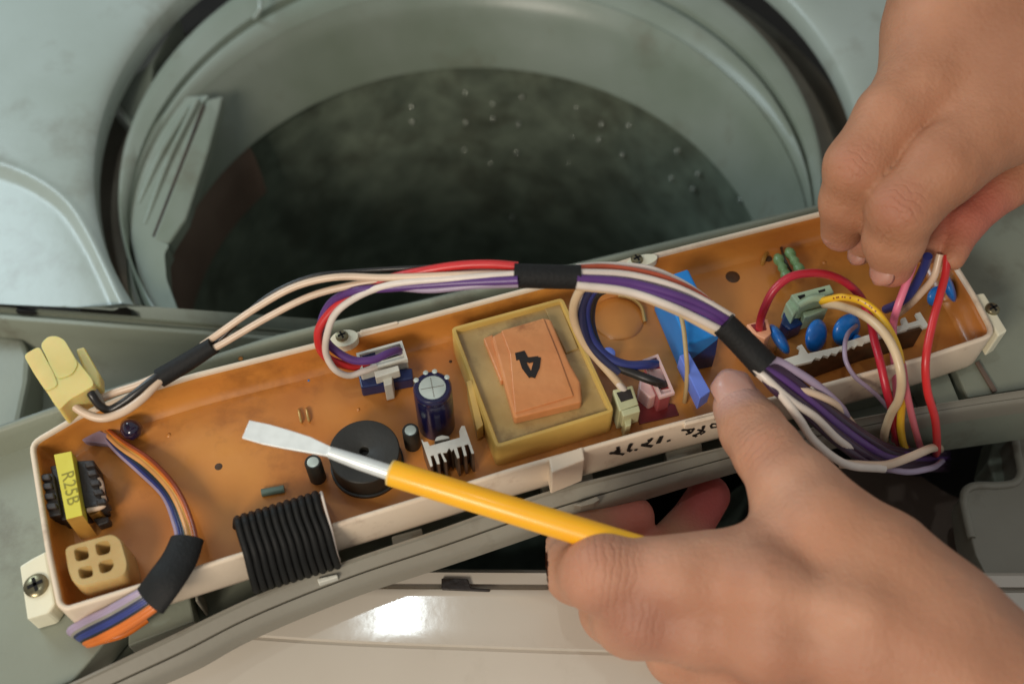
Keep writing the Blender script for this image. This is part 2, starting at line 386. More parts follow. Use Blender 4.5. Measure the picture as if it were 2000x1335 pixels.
# the straight filter plate on the left of the ring
q = [P(436, 186, -71), P(404, 194, -69.5), P(352, 330, -69.5), P(298, 468, -70), P(330, 476, -71), P(364, 426, -72), P(408, 292, -72), P(426, 226, -72)]
MB().prism(q, -79).build('filter_plate', 'ring_plastic', wm, bevel=1.0, seg=3)
for (a, b) in [((386, 196), (284, 440)), ((366, 214), (272, 400))]:
    pa, pb = P(*a, -69.6), P(*b, -71.5)
    MB().tube([pa, (pa+pb)/2+np.array([-1.5, 0, .4]), pb], 1.5, 10).build('plate_rib', 'ring_plastic', wm, smooth=True)
pa, pb = P(398, 206, -69.3), P(300, 462, -70.6)
MB().tube([pa, pb], .7, 8, smooth=0).build('plate_groove', 'gap_brown', wm, smooth=True)
lg = [(410, 186), (396, 200), (298, 466), (332, 477), (321, 494), (325, 545), (350, 612), (352, 640), (314, 640), (276, 560), (256, 470), (253, 390), (262, 320), (284, 268), (318, 222), (360, 190)]
MB().prism(round_poly([P(x, y, -70.4) for x, y in lg], 2.0, 3), -80).build('ring_ledge', 'ring_plastic', wm, bevel=1.2, seg=3)
# bright moulded lip left of the ring
MB().tube([P(206, 184, -82), P(238, 222, -78), P(262, 252, -76), P(266, 268, -76), P(256, 300, -77), P(247, 360, -78), P(249, 440, -78), P(262, 520, -79), P(311, 628, -80)], 1.5, 10).build('ring_lip', 'ring_plastic', wm, smooth=True)
MB().prism([P(206, 184, -84), P(262, 250, -78), P(290, 232, -74), P(300, 120, -74), P(350, 30, -74), P(322, 0, -84)], -99).build('gap_web', 'ring_plastic', wm, bevel=1)
MB().prism([P(240, 540, -84), P(300, 530, -84), P(330, 625, -84), P(300, 625, -84)], -100).build('corner_block', 'ring_plastic', wm, bevel=1)
MB().tube([P(500, -60, -60), P(506, -10, -60), P(508, 18, -61), P(497, 36, -67)], 1.0, 8).build('cover_seam', 'cover_plastic', wm, smooth=True)
# body below the front edge
rows = [(-6, -61), (0, -60.5), (4, -63), (9, -63.2), (12, -60.6), (19, -60.8), (24, -62), (45, -70), (75, -78), (110, -84), (150, -88), (260, -92), (420, -92)]
L = []
for dy, z in rows:
    L.append([P(x, 603+(x)*38/500+dy, z) for x in range(-300, 801, 50)])
MB().loft(L, closed=False).build('front_ledge', 'panel_plastic', wm, smooth=True, angle=45)
MB().pp([(-80, 640), (44, 660), (58, 700), (55, 740), (36, 830), (-80, 860)], -72, -95).build('ledge_block', 'panel_plastic', wm, bevel=2)
MB().pp([(-30, 592), (38, 598), (30, 606), (68, 608), (66, 603), (-30, 588)], -59.5, -62).build('edge_gap', 'black_hole', wm)
# front top of the cabinet below the panel
def seam(x): return 1243+30*(1-math.exp(-(x-450)/350))+max(0, x-900)*.012
cols = list(range(-300, 2301, 100)); L = []
for k, z in [('t', -130), ('t', -40.5), ('t2', -38.5), ('s', -38.5), ('s2', -41.5), ('p0', -41.5), ('p', -38.3), ('p1', -38.1), ('m', -38.3), ('m2', -40.1), ('sa', -40.6), ('sb', -41.8), ('sc', -41.4), ('e', -50.5), ('e2', -70)]:
    row = []
    for x in cols:
        yy = {'t': 1112, 't2': 1118, 's': 1140, 's2': 1142, 'p0': 1148, 'p': 1151, 'p1': 1156, 'm': 1165, 'm2': 1225, 'sa': seam(x)-6, 'sb': seam(x)-1, 'sc': seam(x)+5, 'e': 1500, 'e2': 1700}[k]
        yy += (x-1000)*.006
        row.append(P(x, yy, z))
    L.append(row)
MB().loft(L, closed=False).build('front_panel', 'beige_plastic', wm, smooth=True, angle=30)
MB().pp([(862, 1128), (914, 1129), (920, 1146), (958, 1149), (956, 1153), (862, 1149)], -37, -44).build('latch', 'bobbin_black', wm, bevel=.5)
dk = [(1884, 968), (1888, 956), (1900, 949), (1960, 948), (1985, 938), (1990, 900), (1980, 842), (2150, 830), (2150, 1128), (1930, 1130), (1905, 1080), (1892, 1030)]
MB().pp(dk, -60, -75).build('rear_deck', 'rail_plastic', wm, bevel=1)
MB().tube([P(x, y, -60) for x, y in [(1980, 835), (1986, 880), (1993, 925), (1982, 942), (1950, 948), (1902, 949), (1886, 958), (1882, 975), (1888, 1010), (1897, 1050)]], 1.5, 10).build('deck_rim', 'rail_plastic', wm, smooth=True)
MB().pp([(1945, 838), (1980, 835), (1990, 945), (1945, 950), (1930, 900)], -74, -90).build('deck_web', 'panel_plastic', wm, bevel=1)
arc = [(1945, 940), (1932, 958), (1905, 972), (1870, 972), (1845, 960), (1800, 930), (1500, 900)]
MB().pp(arc+[(1500, 1300), (2150, 1300), (2150, 940)], -96, -98).build('dark_floor', 'tub_brown', wm)
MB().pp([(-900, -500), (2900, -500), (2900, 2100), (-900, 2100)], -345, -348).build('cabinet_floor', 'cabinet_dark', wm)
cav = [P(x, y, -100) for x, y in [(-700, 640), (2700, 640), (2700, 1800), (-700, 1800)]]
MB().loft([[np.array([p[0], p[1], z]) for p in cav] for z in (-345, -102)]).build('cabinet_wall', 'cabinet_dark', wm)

# ================================================================== the control panel (grey, upside down)
cp = thing('control_panel', 'grey plastic control panel turned upside down with the board tray screwed to it', 'control panel', tuple(P(900, 900, -34)))
far = [(-160, 884), (0, 830), (107, 793), (307, 729), (527, 657), (900, 567), (1300, 472), (1602, 399), (1900, 328), (2150, 268)]
MB().pp(far+[(2200, 745), (2000, 770), (1827, 798), (1658, 824), (1430, 880), (1060, 972), (669, 1108), (500, 1172), (138, 1343), (0, 1410), (-200, 1500)], -34, -36).build('base_plate', 'panel_plastic', cp)
a = [P(x, y, -9) for x, y in far]
L = []
for dy, z in [(1.2, -34), (.4, -12), (0, -9.8), (-.6, -9), (-1.8, -9), (-2.6, -9.8), (-3.0, -13), (-4.5, -20), (-5.5, -33)]:
    L.append([np.array([p[0], p[1]+dy, z]) for p in spline(a, 4)])
MB().loft(L, closed=False).build('far_lip', 'panel_plastic', cp, smooth=True, angle=50)
up = [(-100, 1440), (0, 1395), (138, 1333), (320, 1247), (500, 1162), (669, 1097), (860, 1032), (1060, 962), (1250, 913), (1430, 868), (1560, 840), (1680, 815), (1827, 789), (2000, 761), (2200, 735)]
lo = [(40, 1460), (150, 1400), (270, 1338), (380, 1288), (470, 1238), (691, 1146), (860, 1090), (1020, 1036), (1160, 988), (1430, 906), (1560, 872), (1680, 845), (1827, 811), (2000, 785), (2200, 760)]
A_, B_ = spline([P(x, y, -15) for x, y in up], 5), spline([P(x, y, -19) for x, y in lo], 5)
L = []
for t, dz in [(-.02, -19), (-.02, -1), (0, 0), (.10, .4), (.14, -.4), (.5, -.6), (.54, -.6), (.56, -2.0), (.62, -2.0), (.64, -.1), (.9, 0), (1.0, -.8), (1.02, -3), (1.0, -8)]:
    L.append([A_[i]+(B_[i]-A_[i])*t+np.array([0, 0, dz]) for i in range(len(A_))])
MB().loft(L, closed=False).build('front_rail', 'rail_plastic', cp, smooth=True, angle=35)
MB().pp([(1760, 816), (1827, 806), (2000, 782), (2250, 750), (2250, 756), (2000, 790), (1827, 814), (1762, 824)], -24, -52).build('rail_skirt', 'panel_plastic', cp)
MB().pp([(-200, 905), (0, 842), (60, 822), (200, 800), (250, 1200), (150, 1320), (138, 1330), (0, 1392), (-200, 1485)], -20, -33.5).build('floor_plate', 'panel_plastic', cp, bevel=.6)
MB().pp([(250, 1170), (368, 1150), (380, 1212), (250, 1262)], -24, -33.5).build('floor_plate', 'panel_plastic', cp, bevel=.6)
MB().pp([(1790, 300), (2200, 240), (2200, 735), (2000, 758), (1890, 776), (1868, 726), (1800, 600)], -20, -33.5).build('floor_plate', 'panel_plastic', cp, bevel=.8)
MB().pp([(1660, 745), (1840, 700), (1876, 786), (1830, 792), (1805, 740), (1660, 775)], -21, -33.5).build('floor_plate', 'panel_plastic', cp, bevel=.6)
MB().pp([(1905, 706), (1912, 703), (1949, 762), (1940, 765)], -18.8, -19.9).build('slot_rib', 'tub_brown', cp, bevel=.3)
for x0, y0, w in [(378, 1145, 6), (764, 1046, 60), (1055, 935, 100), (1300, 880, 70)]:
    MB().pp([(x0, y0), (x0+w, y0-w*.28), (x0+w+4, y0-w*.28+28), (x0+4, y0+30)], -20, -33.5).build('clip_tooth', 'rail_plastic', cp, bevel=.5)
MB().pp([(619, 1129), (658, 1120), (660, 1126), (622, 1138)], -15.2, -18).build('white_mark', 'white_plastic', cp, bevel=.3)
MB().pp([(1140, 978), (1165, 968), (1172, 974), (1160, 982), (1135, 988), (1120, 985)], -14.5, -18).build('rail_burr', 'rail_plastic', cp, bevel=.3)

# ================================================================== the board in its tray
cb = thing('circuit_board', 'cream plastic tray holding an orange resin-potted washing machine circuit board', 'circuit board', tuple(P(950, 800, -19)))
outl = [(54, 862), (104, 833), (150, 806), (240, 768), (375, 727), (616, 667), (777, 626), (1000, 567), (1180, 519), (1288, 490), (1602, 411), (1790, 362),
        (1869, 511), (1907, 572), (1950, 654), (1816, 699), (1686, 735), (1602, 758), (1396, 811), (1264, 846), (1000, 921), (829, 975), (652, 1029),
        (469, 1087), (251, 1155), (127, 1193), (109, 1182), (87, 1075)]
rad = [4, 2, 2, 3, 3, 3, 2, 3, 3, 2, 3, 7, 3, 3, 5, 3, 3, 3, 3, 3, 3, 3, 3, 3, 3, 2, 2, 3]
OUT = resample(round_poly([P(x, y, 0) for x, y in outl], rad, 4), 6)
prof = [(1.6, -19), (.3, -18), (0, -16), (0, -.9), (.15, -.3), (.55, 0), (1.15, 0), (1.55, -.3), (1.7, -.8), (1.9, -12)]
MB().loft([inset(OUT, w, z) for w, z in prof], True, True, False).build('tray', 'cream', cb, smooth=True, angle=60)
rs = [(1.65, -1.3), (1.9, -1.6), (2.1, -3.6), (2.5, -6.4), (3.2, -8.6), (4.2, -10.4), (5.2, -11.3), (6.0, -11.75)]
MB().loft([inset(OUT, w, z) for w, z in rs]).build('resin_wall', 'orange_resin', cb, smooth=True, angle=70)
MB().prism(inset([P(x, y, 0) for x, y in outl if (x, y) not in ((127, 1193),)], 2.6, -11.6), -14).build('resin_fill', 'orange_resin', cb)
RZ = -11.6
# raised tabs on the near rim
for x0, y0, x1, y1 in [(1072, 897, 1138, 875)]:
    MB().pp([(x0, y0-3), (x1, y1-4), (x1+4, y1+22), (x0+6, y0+26)], .9, -14).build('rim_tab', 'cream', cb, bevel=.5)
MB().pp([(1336, 823), (1396, 808), (1398, 815), (1338, 830)], .7, -2).build('rim_tab', 'cream', cb, bevel=.3)
MB().pp([(703, 644), (776, 626), (778, 631), (705, 650)], .6, -3).build('rim_tab', 'cream', cb, bevel=.3)
# screw tabs
def screw(c, r, parent, ax=(0, 0, 1)):
    h = MB().lathe(c, [(r, 0), (r, .5), (r*.85, 1.0), (r*.4, 1.25), (.05, 1.3)], 24, ax).build('screw', 'screw_metal', parent, smooth=True, angle=40)
    c = np.array(c, float); m = MB()
    for a in (.5, .5+math.pi/2):
        d = np.array([math.cos(a), math.sin(a), 0])*r*.62; e = np.array([-math.sin(a), math.cos(a), 0])*r*.14
        m.prism([c+d+e+[0, 0, 1.42], c-d+e+[0, 0, 1.42], c-d-e+[0, 0, 1.42], c+d-e+[0, 0, 1.42]], c[2]+.6)
    m.build('cross_slot', 'black_hole', h)
def ell(cx, cy, rx, ry, z, rot=0, n=24): 
    return [P(cx+rx*math.cos(a)*math.cos(rot)-ry*math.sin(a)*math.sin(rot), cy+rx*math.cos(a)*math.sin(rot)+ry*math.sin(a)*math.cos(rot), z) for a in [2*math.pi*k/n for k in range(n)]]
MB().prism(ell(672, 660, 28, 16, .8, -.25), -2.4).build('screw_boss', 'cream_tab', cb, bevel=.5); screw(P(668, 657, .8), 2.1, cb)
MB().prism(ell(1254, 508, 31, 11, .8, -.22), -2.4).build('screw_boss', 'cream_tab', cb, bevel=.5); screw(P(1244, 507, .8), 2.1, cb)
MB().pp([(1180, 519), (1232, 502), (1240, 512), (1190, 526)], .5, -10).build('screw_boss', 'cream', cb, bevel=.3)
MB().pp([(38, 1104), (60, 1090), (90, 1074), (108, 1178), (96, 1196), (53, 1209)], -11, -19.5).build('screw_tab', 'cream_tab', cb, bevel=.7); screw(P(71, 1143, -11), 3.6, cb)
MB().pp([(1905, 574), (1922, 571), (1968, 645), (1950, 656)], -1.5, -14).build('screw_tab', 'cream_tab', cb, bevel=.6); screw(P(1938, 604, -1.5), 2.4, cb)
# marker writing on the near wall, same strokes
def wallpt(px, py):
    """point on the near outer wall of the tray seen at (px, py)"""
    a0, a1 = P(1000, 921, 0), P(1396, 811, 0); nn = np.array([a1[1]-a0[1], -(a1[0]-a0[0]), 0]); nn /= np.linalg.norm(nn)
    v = FW+(px-1000)/FPX*RT+(667.5-py)/FPX*UP
    t = np.dot(a0+nn*.12-CAM, nn)/np.dot(v, nn); return CAM+t*v, nn
def zp(x, y): return (1160+x/7.69, 800+y/7.69)
wr = MB()
for st, w in [([(240, 650), (340, 655), (445, 670)], 1.0), ([(360, 560), (350, 610), (300, 645)], 1.1), ([(365, 575), (375, 640)], 1.0),
              ([(560, 510), (520, 600), (555, 620)], 1.3), ([(610, 605), (650, 600)], .7), ([(870, 430), (810, 500), (710, 530)], 1.0), ([(720, 530), (870, 550)], 1.1), ([(810, 460), (860, 460)], .8),
              ([(1015, 400), (965, 500)], 1.5), ([(1095, 475), (1150, 455)], .7), ([(1320, 305), (1420, 300), (1500, 285)], .9), ([(1500, 285), (1460, 340), (1380, 370)], .9),
              ([(1400, 310), (1450, 350)], .8), ([(1650, 240), (1610, 330), (1480, 395)], 1.1), ([(1560, 300), (1660, 330), (1600, 370)], .8), ([(1490, 380), (1540, 400)], .8),
              ([(1740, 155), (1810, 145)], 1.2), ([(1760, 215), (1840, 210), (1850, 250), (1770, 265), (1755, 230)], .9)]:
    pts = []; nn = None
    for x, y in st: p, nn = wallpt(*zp(x, y)); pts.append(p)
    stroke(wr, pts, w, nn)
wr.build('marker_writing', 'ink', cb)

# ---- potted transformer
tf = MB().pp([(883, 640), (1098, 582), (1198, 802), (970, 872)], -1.0, RZ).build('transformer', 'resin_clear', cb, bevel=.5)
tp = [P(x, y, 1.0) for x, y in [(883, 640), (1098, 582), (1198, 802), (970, 872)]]
TPL = resample(round_poly(tp, 1.5, 3), 5)
MB().loft([inset(TPL, w, z) for w, z in [(-.4, -13), (-.4, .6), (-.1, 1.0), (.8, 1.0), (1.1, .6), (1.3, -1.2)]]).build('casing', 'resin_rim', tf, smooth=True, angle=40)
MB().pp([(1060, 596), (1092, 588), (1130, 680), (1105, 690)], -.4, -2).build('potting_ridge', 'resin_clear', tf, bevel=.4)
wl = MB().pp([(960, 656), (975, 648), (1062, 620), (1076, 622), (1112, 706), (1134, 745), (1137, 784), (1004, 816), (988, 760)], 3.4, -1).build('tape_winding', 'tape_orange', tf, bevel=.9, seg=3)
MB().pp([(944, 660), (962, 652), (985, 740), (978, 745)], 1.8, -1).build('tape_flap', 'tape_orange', tf, bevel=.4)
MB().pp([(979, 645), (1062, 621), (1090, 690), (1120, 772), (1006, 806), (996, 690)], 3.9, 3).build('tape_layer', 'tape_orange', tf, bevel=.25)
fl = [P(915, 762, .5), P(919, 735, 2), P(944, 828, -4), P(929, 838, -6)]
MB().prism([P(911, 745, 1.2), P(921, 740, 1.6), P(944, 829, -3.5), P(931, 840, -4.5)], -11).build('tape_tail', 'resin_rim', tf, bevel=.2)
dg = MB()
def e5(x, y, z=4.0): return P(850+x/3.333, 480+y/3.333, z)
for st, w in [([(550, 690), (566, 735)], 3.9), ([(556, 715), (585, 790), (626, 852)], 2.1), ([(572, 735), (612, 744), (672, 732)], 2.0), ([(668, 726), (655, 790), (632, 855)], 2.4)]:
    h_ = .1+.03*len(dg.v)/8; stroke(dg, [e5(*p) for p in st], w, h=h_, sm=False)
dg.build('marker_digit', 'ink', tf)

# ---- capacitors
def can(bx, by, r, ztop, m='cap_blue', rim='cap_blue', name='capacitor', label=None, vent=True):
    c = P(bx, by, RZ); h = ztop-RZ
    o = MB().lathe(c, [(r*1.0, -.3), (r, h*.86), (r*.96, h*.885), (r, h*.92), (r, h-.6), (r*.9, h), (r*.74, h), (r*.72, h-.4)], 40).build(name, m, cb, smooth=True, angle=45, label=label)
    t = MB().lathe(c+[0, 0, h-.5], [(r*.70, 0), (r*.70, .25), (r*.6, .34)], 32).build('top', 'cap_top', o, smooth=True)
    if vent:
        vv = MB(); ct = c+[0, 0, h-.12]
        for a in (.2, .2+math.pi/2):
            d = np.array([math.cos(a), math.sin(a), 0])*r*.6; e = np.array([-math.sin(a), math.cos(a), 0])*.09
            vv.prism([ct+d+e, ct-d+e, ct-d-e, ct+d-e], ct[2]-.2)
        vv.build('vent_groove', 'sink_side', o)
    return o
def solve_top(bx, by, ty):
    c = P(bx, by, RZ)
    for z in np.linspace(RZ, 40, 400):
        q = np.array([c[0], c[1], z]); d = q-CAM; py = 667.5-FPX*np.dot(d, UP)/np.dot(d, FW)
        if py < ty: return z
can(853, 828, 5.9, solve_top(853, 828, 756), label='tall dark blue capacitor with silver top')
can(806, 868, 2.6, solve_top(806, 868, 839), 'cap_black', vent=False, label='small black capacitor beside the tall blue one')
can(621, 932, 2.6, solve_top(621, 932, 901), 'cap_black', vent=False, label='small black capacitor under the screwdriver shaft')
# shrink sleeve folds on the tall can
c = P(853, 828, RZ); zt = solve_top(853, 828, 756)
for a in (-4.3, -4.8, -5.6, -3.6):
    p = c+np.array([math.cos(a)*5.6, math.sin(a)*5.6, zt-RZ-.2])
    MB().lathe(p, [(.9, 0), (.8, .35), (.3, .5)], 8).build('sleeve_fold', 'cap_top', cb, smooth=True)
# round black buzzer
c = P(718, 908, RZ); zb = solve_top(718, 908, 880)
bz = MB().lathe(c, [(10.9, 0), (10.9, zb-RZ-.35), (10.6, zb-RZ), (1.8, zb-RZ), (1.5, zb-RZ-.2), (1.4, zb-RZ-3)], 64).build('buzzer', 'cap_black', cb, smooth=True, angle=40)
MB().lathe(c, [(11.5, 0), (11.5, 1.2), (10.8, 1.4)], 64).build('flange', 'cap_black', bz, smooth=True, angle=40)
# heatsink: comb profile, extruded down
def dpx(x, y): return (660+x/4.768, 640+y/4.768)
comb = [(775, 1035), (800, 1062), (835, 1058), (855, 1098), (1135, 1020), (1130, 960), (1150, 912), (1180, 912), (1268, 1165), (1246, 1170), (1213, 1080), (1176, 1090), (1200, 1185), (1176, 1192),
        (1150, 1100), (1108, 1110), (1132, 1205), (1112, 1212), (1075, 1122), (1060, 1150), (1035, 1115), (1012, 1160), (990, 1160), (975, 1165), (1012, 1240), (992, 1246), (955, 1160), (928, 1170), (948, 1262), (925, 1266),
        (890, 1182), (862, 1190), (882, 1282), (862, 1290)]
zs = 1.0
top = [P(*dpx(x, y), zs) for x, y in comb]
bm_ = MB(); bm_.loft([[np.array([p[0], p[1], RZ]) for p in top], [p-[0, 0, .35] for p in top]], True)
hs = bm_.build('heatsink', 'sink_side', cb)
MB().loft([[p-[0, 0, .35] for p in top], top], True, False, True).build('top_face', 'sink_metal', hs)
MB().prism([P(*dpx(x, y), -1) for x, y in [(895, 1055), (920, 1010), (970, 995), (1030, 1005), (1045, 1025)]], RZ).build('transistor_tab', 'sink_metal', cb, bevel=.3)
# small through-hole bits on the resin
MB().tube([P(511, 962, RZ+1), P(555, 954, RZ+1)], 1.25, 12, smooth=0).build('resistor', 'teal_body', cb, smooth=True)
for x, y in [(583, 800), (598, 798)]:
    MB().tube([P(x, y, RZ-.3), P(x+1, y+2, RZ+1), P(x+5, y+22, RZ+1), P(x+6, y+25, RZ-.3)], .45, 8).build('jumper_or_glint', 'jumper_metal', cb, smooth=True)
for x, y, r in [(427, 911, 1.3), (1431, 541, 2.7), (880, 706, .6), (1500, 505, 1.6), (603, 743, .4)]:
    MB().lathe(P(x, y, RZ-.1), [(r, 0), (r*.9, .18), (r*.3, .26)], 20).build('resin_spot', 'dark_brown' if r > .5 else 'film_blue', cb, smooth=True)  # low round spots, mostly dark brown, on the resin
for x, y, r in [(565, 716, .9), (470, 700, .8), (895, 680, .7), (330, 850, .9), (1184, 655, 1.0), (540, 870, .8), (1655, 620, .8), (1610, 513, .9), (700, 800, .7)]:
    MB().lathe(P(x, y, RZ-.2), [(r, 0), (r*.8, .35), (r*.2, .6)], 12).build('resin_pimple', 'orange_resin', cb, smooth=True)
# dark bead near the orange wires
MB().tube([P(246, 828, -9), P(258, 840, -7.5), P(268, 854, -8.5)], [2.0, 3.3, 3.2, 1.6], 16).build('led_bead', 'crystal_violet', cb, smooth=True, angle=80)
MB().pp([(150, 852), (190, 838), (218, 850), (210, 866), (165, 862)], -9, RZ).build('header', 'wire_lilac', cb, bevel=.3)

# ---- small coil with yellow tape, left end
def t1(x, y): return (60+x/6.673, 860+y/6.673)
ck = MB()
ck.pp([t1(100, 430), t1(290, 420), t1(400, 960), t1(230, 1000)], -3, RZ)
ck.pp([t1(600, 260), t1(820, 250), t1(940, 840), t1(690, 870)], -3, RZ)
co = ck.build('coil', 'bobbin_black', cb, bevel=.4)
MB().pp([t1(250, 330), t1(620, 250), t1(740, 960), t1(400, 1040)], -5, RZ).build('core', 'bobbin_black', co, bevel=.4)
for i, (x, y) in enumerate([(95, 445), (120, 560), (150, 690), (180, 820)]):
    MB().pp([t1(x, y), t1(x+150, y-20), t1(x+165, y+55), t1(x+15, y+75)], -1.6, -8).build('pin', 'bobbin_black', co, bevel=.5)
for i, (x, y) in enumerate([(690, 280), (720, 390), (760, 520), (800, 640), (840, 760)]):
    MB().pp([t1(x, y), t1(x+130, y-22), t1(x+150, y+45), t1(x+20, y+70)], -1.8, -8).build('pin', 'bobbin_black', co, bevel=.5)
MB().tube([P(*t1(x, y), -4) for x, y in [(880, 500), (915, 560), (935, 700), (960, 830), (900, 870), (740, 910)]], .8, 8).build('lead', 'wire_beige', co, smooth=True)
MB().pp([t1(710, 900), t1(930, 850), t1(900, 930), t1(770, 985)], -6, RZ).build('tape_wrap', 'tape_gold', co, bevel=.3)
yt = MB().pp([t1(300, 180), t1(530, 135), t1(675, 970), t1(465, 1025)], 1.0, -4).build('yellow_tape', 'tape_yellow', co, bevel=.2)
MB().loft([[P(*t1(465, 1027), .9), P(*t1(675, 972), .9)], [P(*t1(660, 1290), RZ+.5), P(*t1(870, 1240), RZ+.5)]], closed=False).build('tape_end', 'tape_gold', co)
MB().pp([t1(800, 1010), t1(1010, 980), t1(1020, 1060), t1(880, 1110)], -8, RZ).build('foot', 'bobbin_black', co, bevel=.5)
def text(txt, loc, size, rot, m, parent, name='printed_text'):
    cu = bpy.data.curves.new(name, 'FONT'); cu.body = txt; cu.size = size*S; cu.extrude = .00004; cu.align_x = 'CENTER'; cu.align_y = 'CENTER'; cu.space_character = 1.05
    o = bpy.data.objects.new(name, cu); COL.objects.link(o); dg_ = bpy.context.evaluated_depsgraph_get()
    me = bpy.data.meshes.new_from_object(o.evaluated_get(dg_)); bpy.data.objects.remove(o); me.name = name
    o = bpy.data.objects.new(name, me); COL.objects.link(o); me.materials.clear(); me.materials.append(MATS[m]); o.parent = parent
    o.location = Vector((np.array(loc)-root_loc(parent))*S); o.rotation_euler = rot; return o
p0, p1 = P(*t1(470, 330), 1.1), P(*t1(590, 900), 1.1)
text('R25B', P(*t1(510, 615), 1.06), 5.2, (0, 0, math.atan2(p1[1]-p0[1], p1[0]-p0[0])), 'tape_ink', yt.parent)

# ---- four-hole connector
def b1(x, y): return (x/2.752, 850+y/2.752)
zc = 1.0
outp = round_poly([P(*b1(x, y), zc) for x, y in [(352, 600), (600, 530), (645, 560), (682, 690), (668, 750), (440, 805), (395, 780), (372, 720)]], 1.6, 3)
cells = [[(394, 608), (470, 590), (482, 660), (408, 680)], [(508, 578), (580, 560), (596, 588), (592, 632), (522, 648)], [(416, 712), (494, 692), (504, 756), (430, 774)], [(526, 680), (604, 658), (616, 692), (594, 730), (538, 744)]]
hl = [round_poly([P(*b1(x, y), zc) for x, y in cl], 1.2, 3) for cl in cells]
bm = bmesh.new(); rl = root_loc(cb)
for L in [outp]+hl:
    vs = [bm.verts.new(tuple((np.array(p)-rl)*S)) for p in L]
    for k in range(len(vs)): bm.edges.new((vs[k], vs[(k+1) % len(vs)]))
bmesh.ops.triangle_fill(bm, edges=bm.edges[:], use_beauty=True, use_dissolve=False)
me = bpy.data.meshes.new('four_hole_connector'); bm.to_mesh(me); bm.free(); me.materials.append(MATS['tan_nylon'])
fo = bpy.data.objects.new('four_hole_connector', me); COL.objects.link(fo); fo.parent = cb
MB().loft([inset(outp, 0, zc), inset(outp, -.35, zc-.4), inset(outp, -.5, zc-3), inset(outp, -.7, RZ)]).build('housing', 'tan_nylon', fo, smooth=True, angle=60)
for L in hl:
    MB().loft([L, [p-[0, 0, .3] for p in inset(L, .15, zc)], [np.array([p[0], p[1], zc-7.5]) for p in inset(L, .5, 0)]], True, False, True).build('socket', 'tan_nylon', fo, smooth=True, angle=50)
# ---- white connector on a navy header
def c1(x, y): return (660+x/4.768, 640+y/4.768)
hd = MB().pp([c1(185, 420), c1(690, 370), c1(700, 470), c1(215, 560)], -6, RZ).build('wide_header', 'navy_plastic', cb, bevel=.5)
MB().pp([c1(168, 235), c1(595, 118), c1(650, 290), c1(210, 420)], -1.5, -8).build('plug_body', 'white_plastic', hd, bevel=.5)
fr = [P(*c1(x, y), -.2) for x, y in [(168, 235), (595, 118), (650, 290), (215, 410)]]
FR = resample(fr, 4)
MB().loft([inset(FR, w, z) for w, z in [(0, -2), (0, -.2), (.9, -.2), (.9, -1.6)]]).build('plug_rim', 'white_plastic', hd)
MB().pp([c1(335, 405), c1(560, 345), c1(575, 395), c1(350, 465)], 1.0, -3).build('latch_head', 'white_plastic', hd, bevel=.3)
MB().pp([c1(415, 440), c1(505, 420), c1(505, 520), c1(430, 540)], -1.5, -11).build('latch_stem', 'white_plastic', hd, bevel=.3)
MB().pp([c1(225, 258), c1(345, 225), c1(350, 260), c1(235, 290)], -1.3, -2).build('slot', 'navy_plastic', hd)
MB().pp([c1(440, 215), c1(570, 190), c1(585, 250), c1(420, 300)], -1.35, -2).build('slot', 'black_hole', hd)

# ---- small cream connector right of the transformer
def g1(x, y): return (850+x/3.333, 480+y/3.333)
sc_ = MB().pp([g1(1155, 935), g1(1285, 905), g1(1325, 1030), g1(1200, 1075)], .5, RZ).build('cream_connector', 'olive_plastic', cb, bevel=.4)
MB().pp([g1(1210, 1070), g1(1325, 1035), g1(1335, 1075), g1(1225, 1110)], .8, -6).build('latch_head', 'olive_plastic', sc_, bevel=.3)
MB().pp([g1(1225, 1110), g1(1282, 1095), g1(1275, 1165), g1(1240, 1178)], -2.2, -11).build('latch_stem', 'olive_plastic', sc_, bevel=.3)
MB().pp([g1(1180, 955), g1(1270, 930), g1(1290, 990), g1(1210, 1015)], .65, -1).build('wire_slot', 'bobbin_black', sc_)
# ---- pink connector
pk = MB().pp([g1(1350, 740), g1(1450, 703), g1(1560, 955), g1(1462, 985)], 1.5, 0).build('pink_connector', 'pink_plastic', cb, bevel=.3)
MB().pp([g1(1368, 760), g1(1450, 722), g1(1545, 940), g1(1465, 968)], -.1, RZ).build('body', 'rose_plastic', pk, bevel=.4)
pr = resample([P(*g1(x, y), 2.6) for x, y in [(1350, 740), (1450, 703), (1560, 955), (1462, 985)]], 3)
MB().loft([inset(pr, w, z) for w, z in [(0, 1.2), (0, 2.6), (.9, 2.6), (.9, 1.3)]]).build('plug_rim', 'pink_plastic', pk)
MB().pp([g1(1395, 760), g1(1450, 740), g1(1475, 795), g1(1400, 800)], 1.7, 0).build('wire_slot', 'red_plastic', pk)
MB().pp([g1(1455, 890), g1(1510, 870), g1(1530, 925), g1(1470, 935)], 1.7, 0).build('wire_slot', 'red_plastic', pk)
MB().pp([g1(1330, 870), g1(1400, 880), g1(1440, 970), g1(1400, 990), g1(1330, 930)], -4, RZ).build('header', 'pink_plastic', pk, bevel=.5)
MB().pp([g1(1270, 960), g1(1560, 1030), g1(1590, 1100), g1(1330, 1160)], -11.2, RZ).build('header_base', 'red_plastic', pk, bevel=.6)
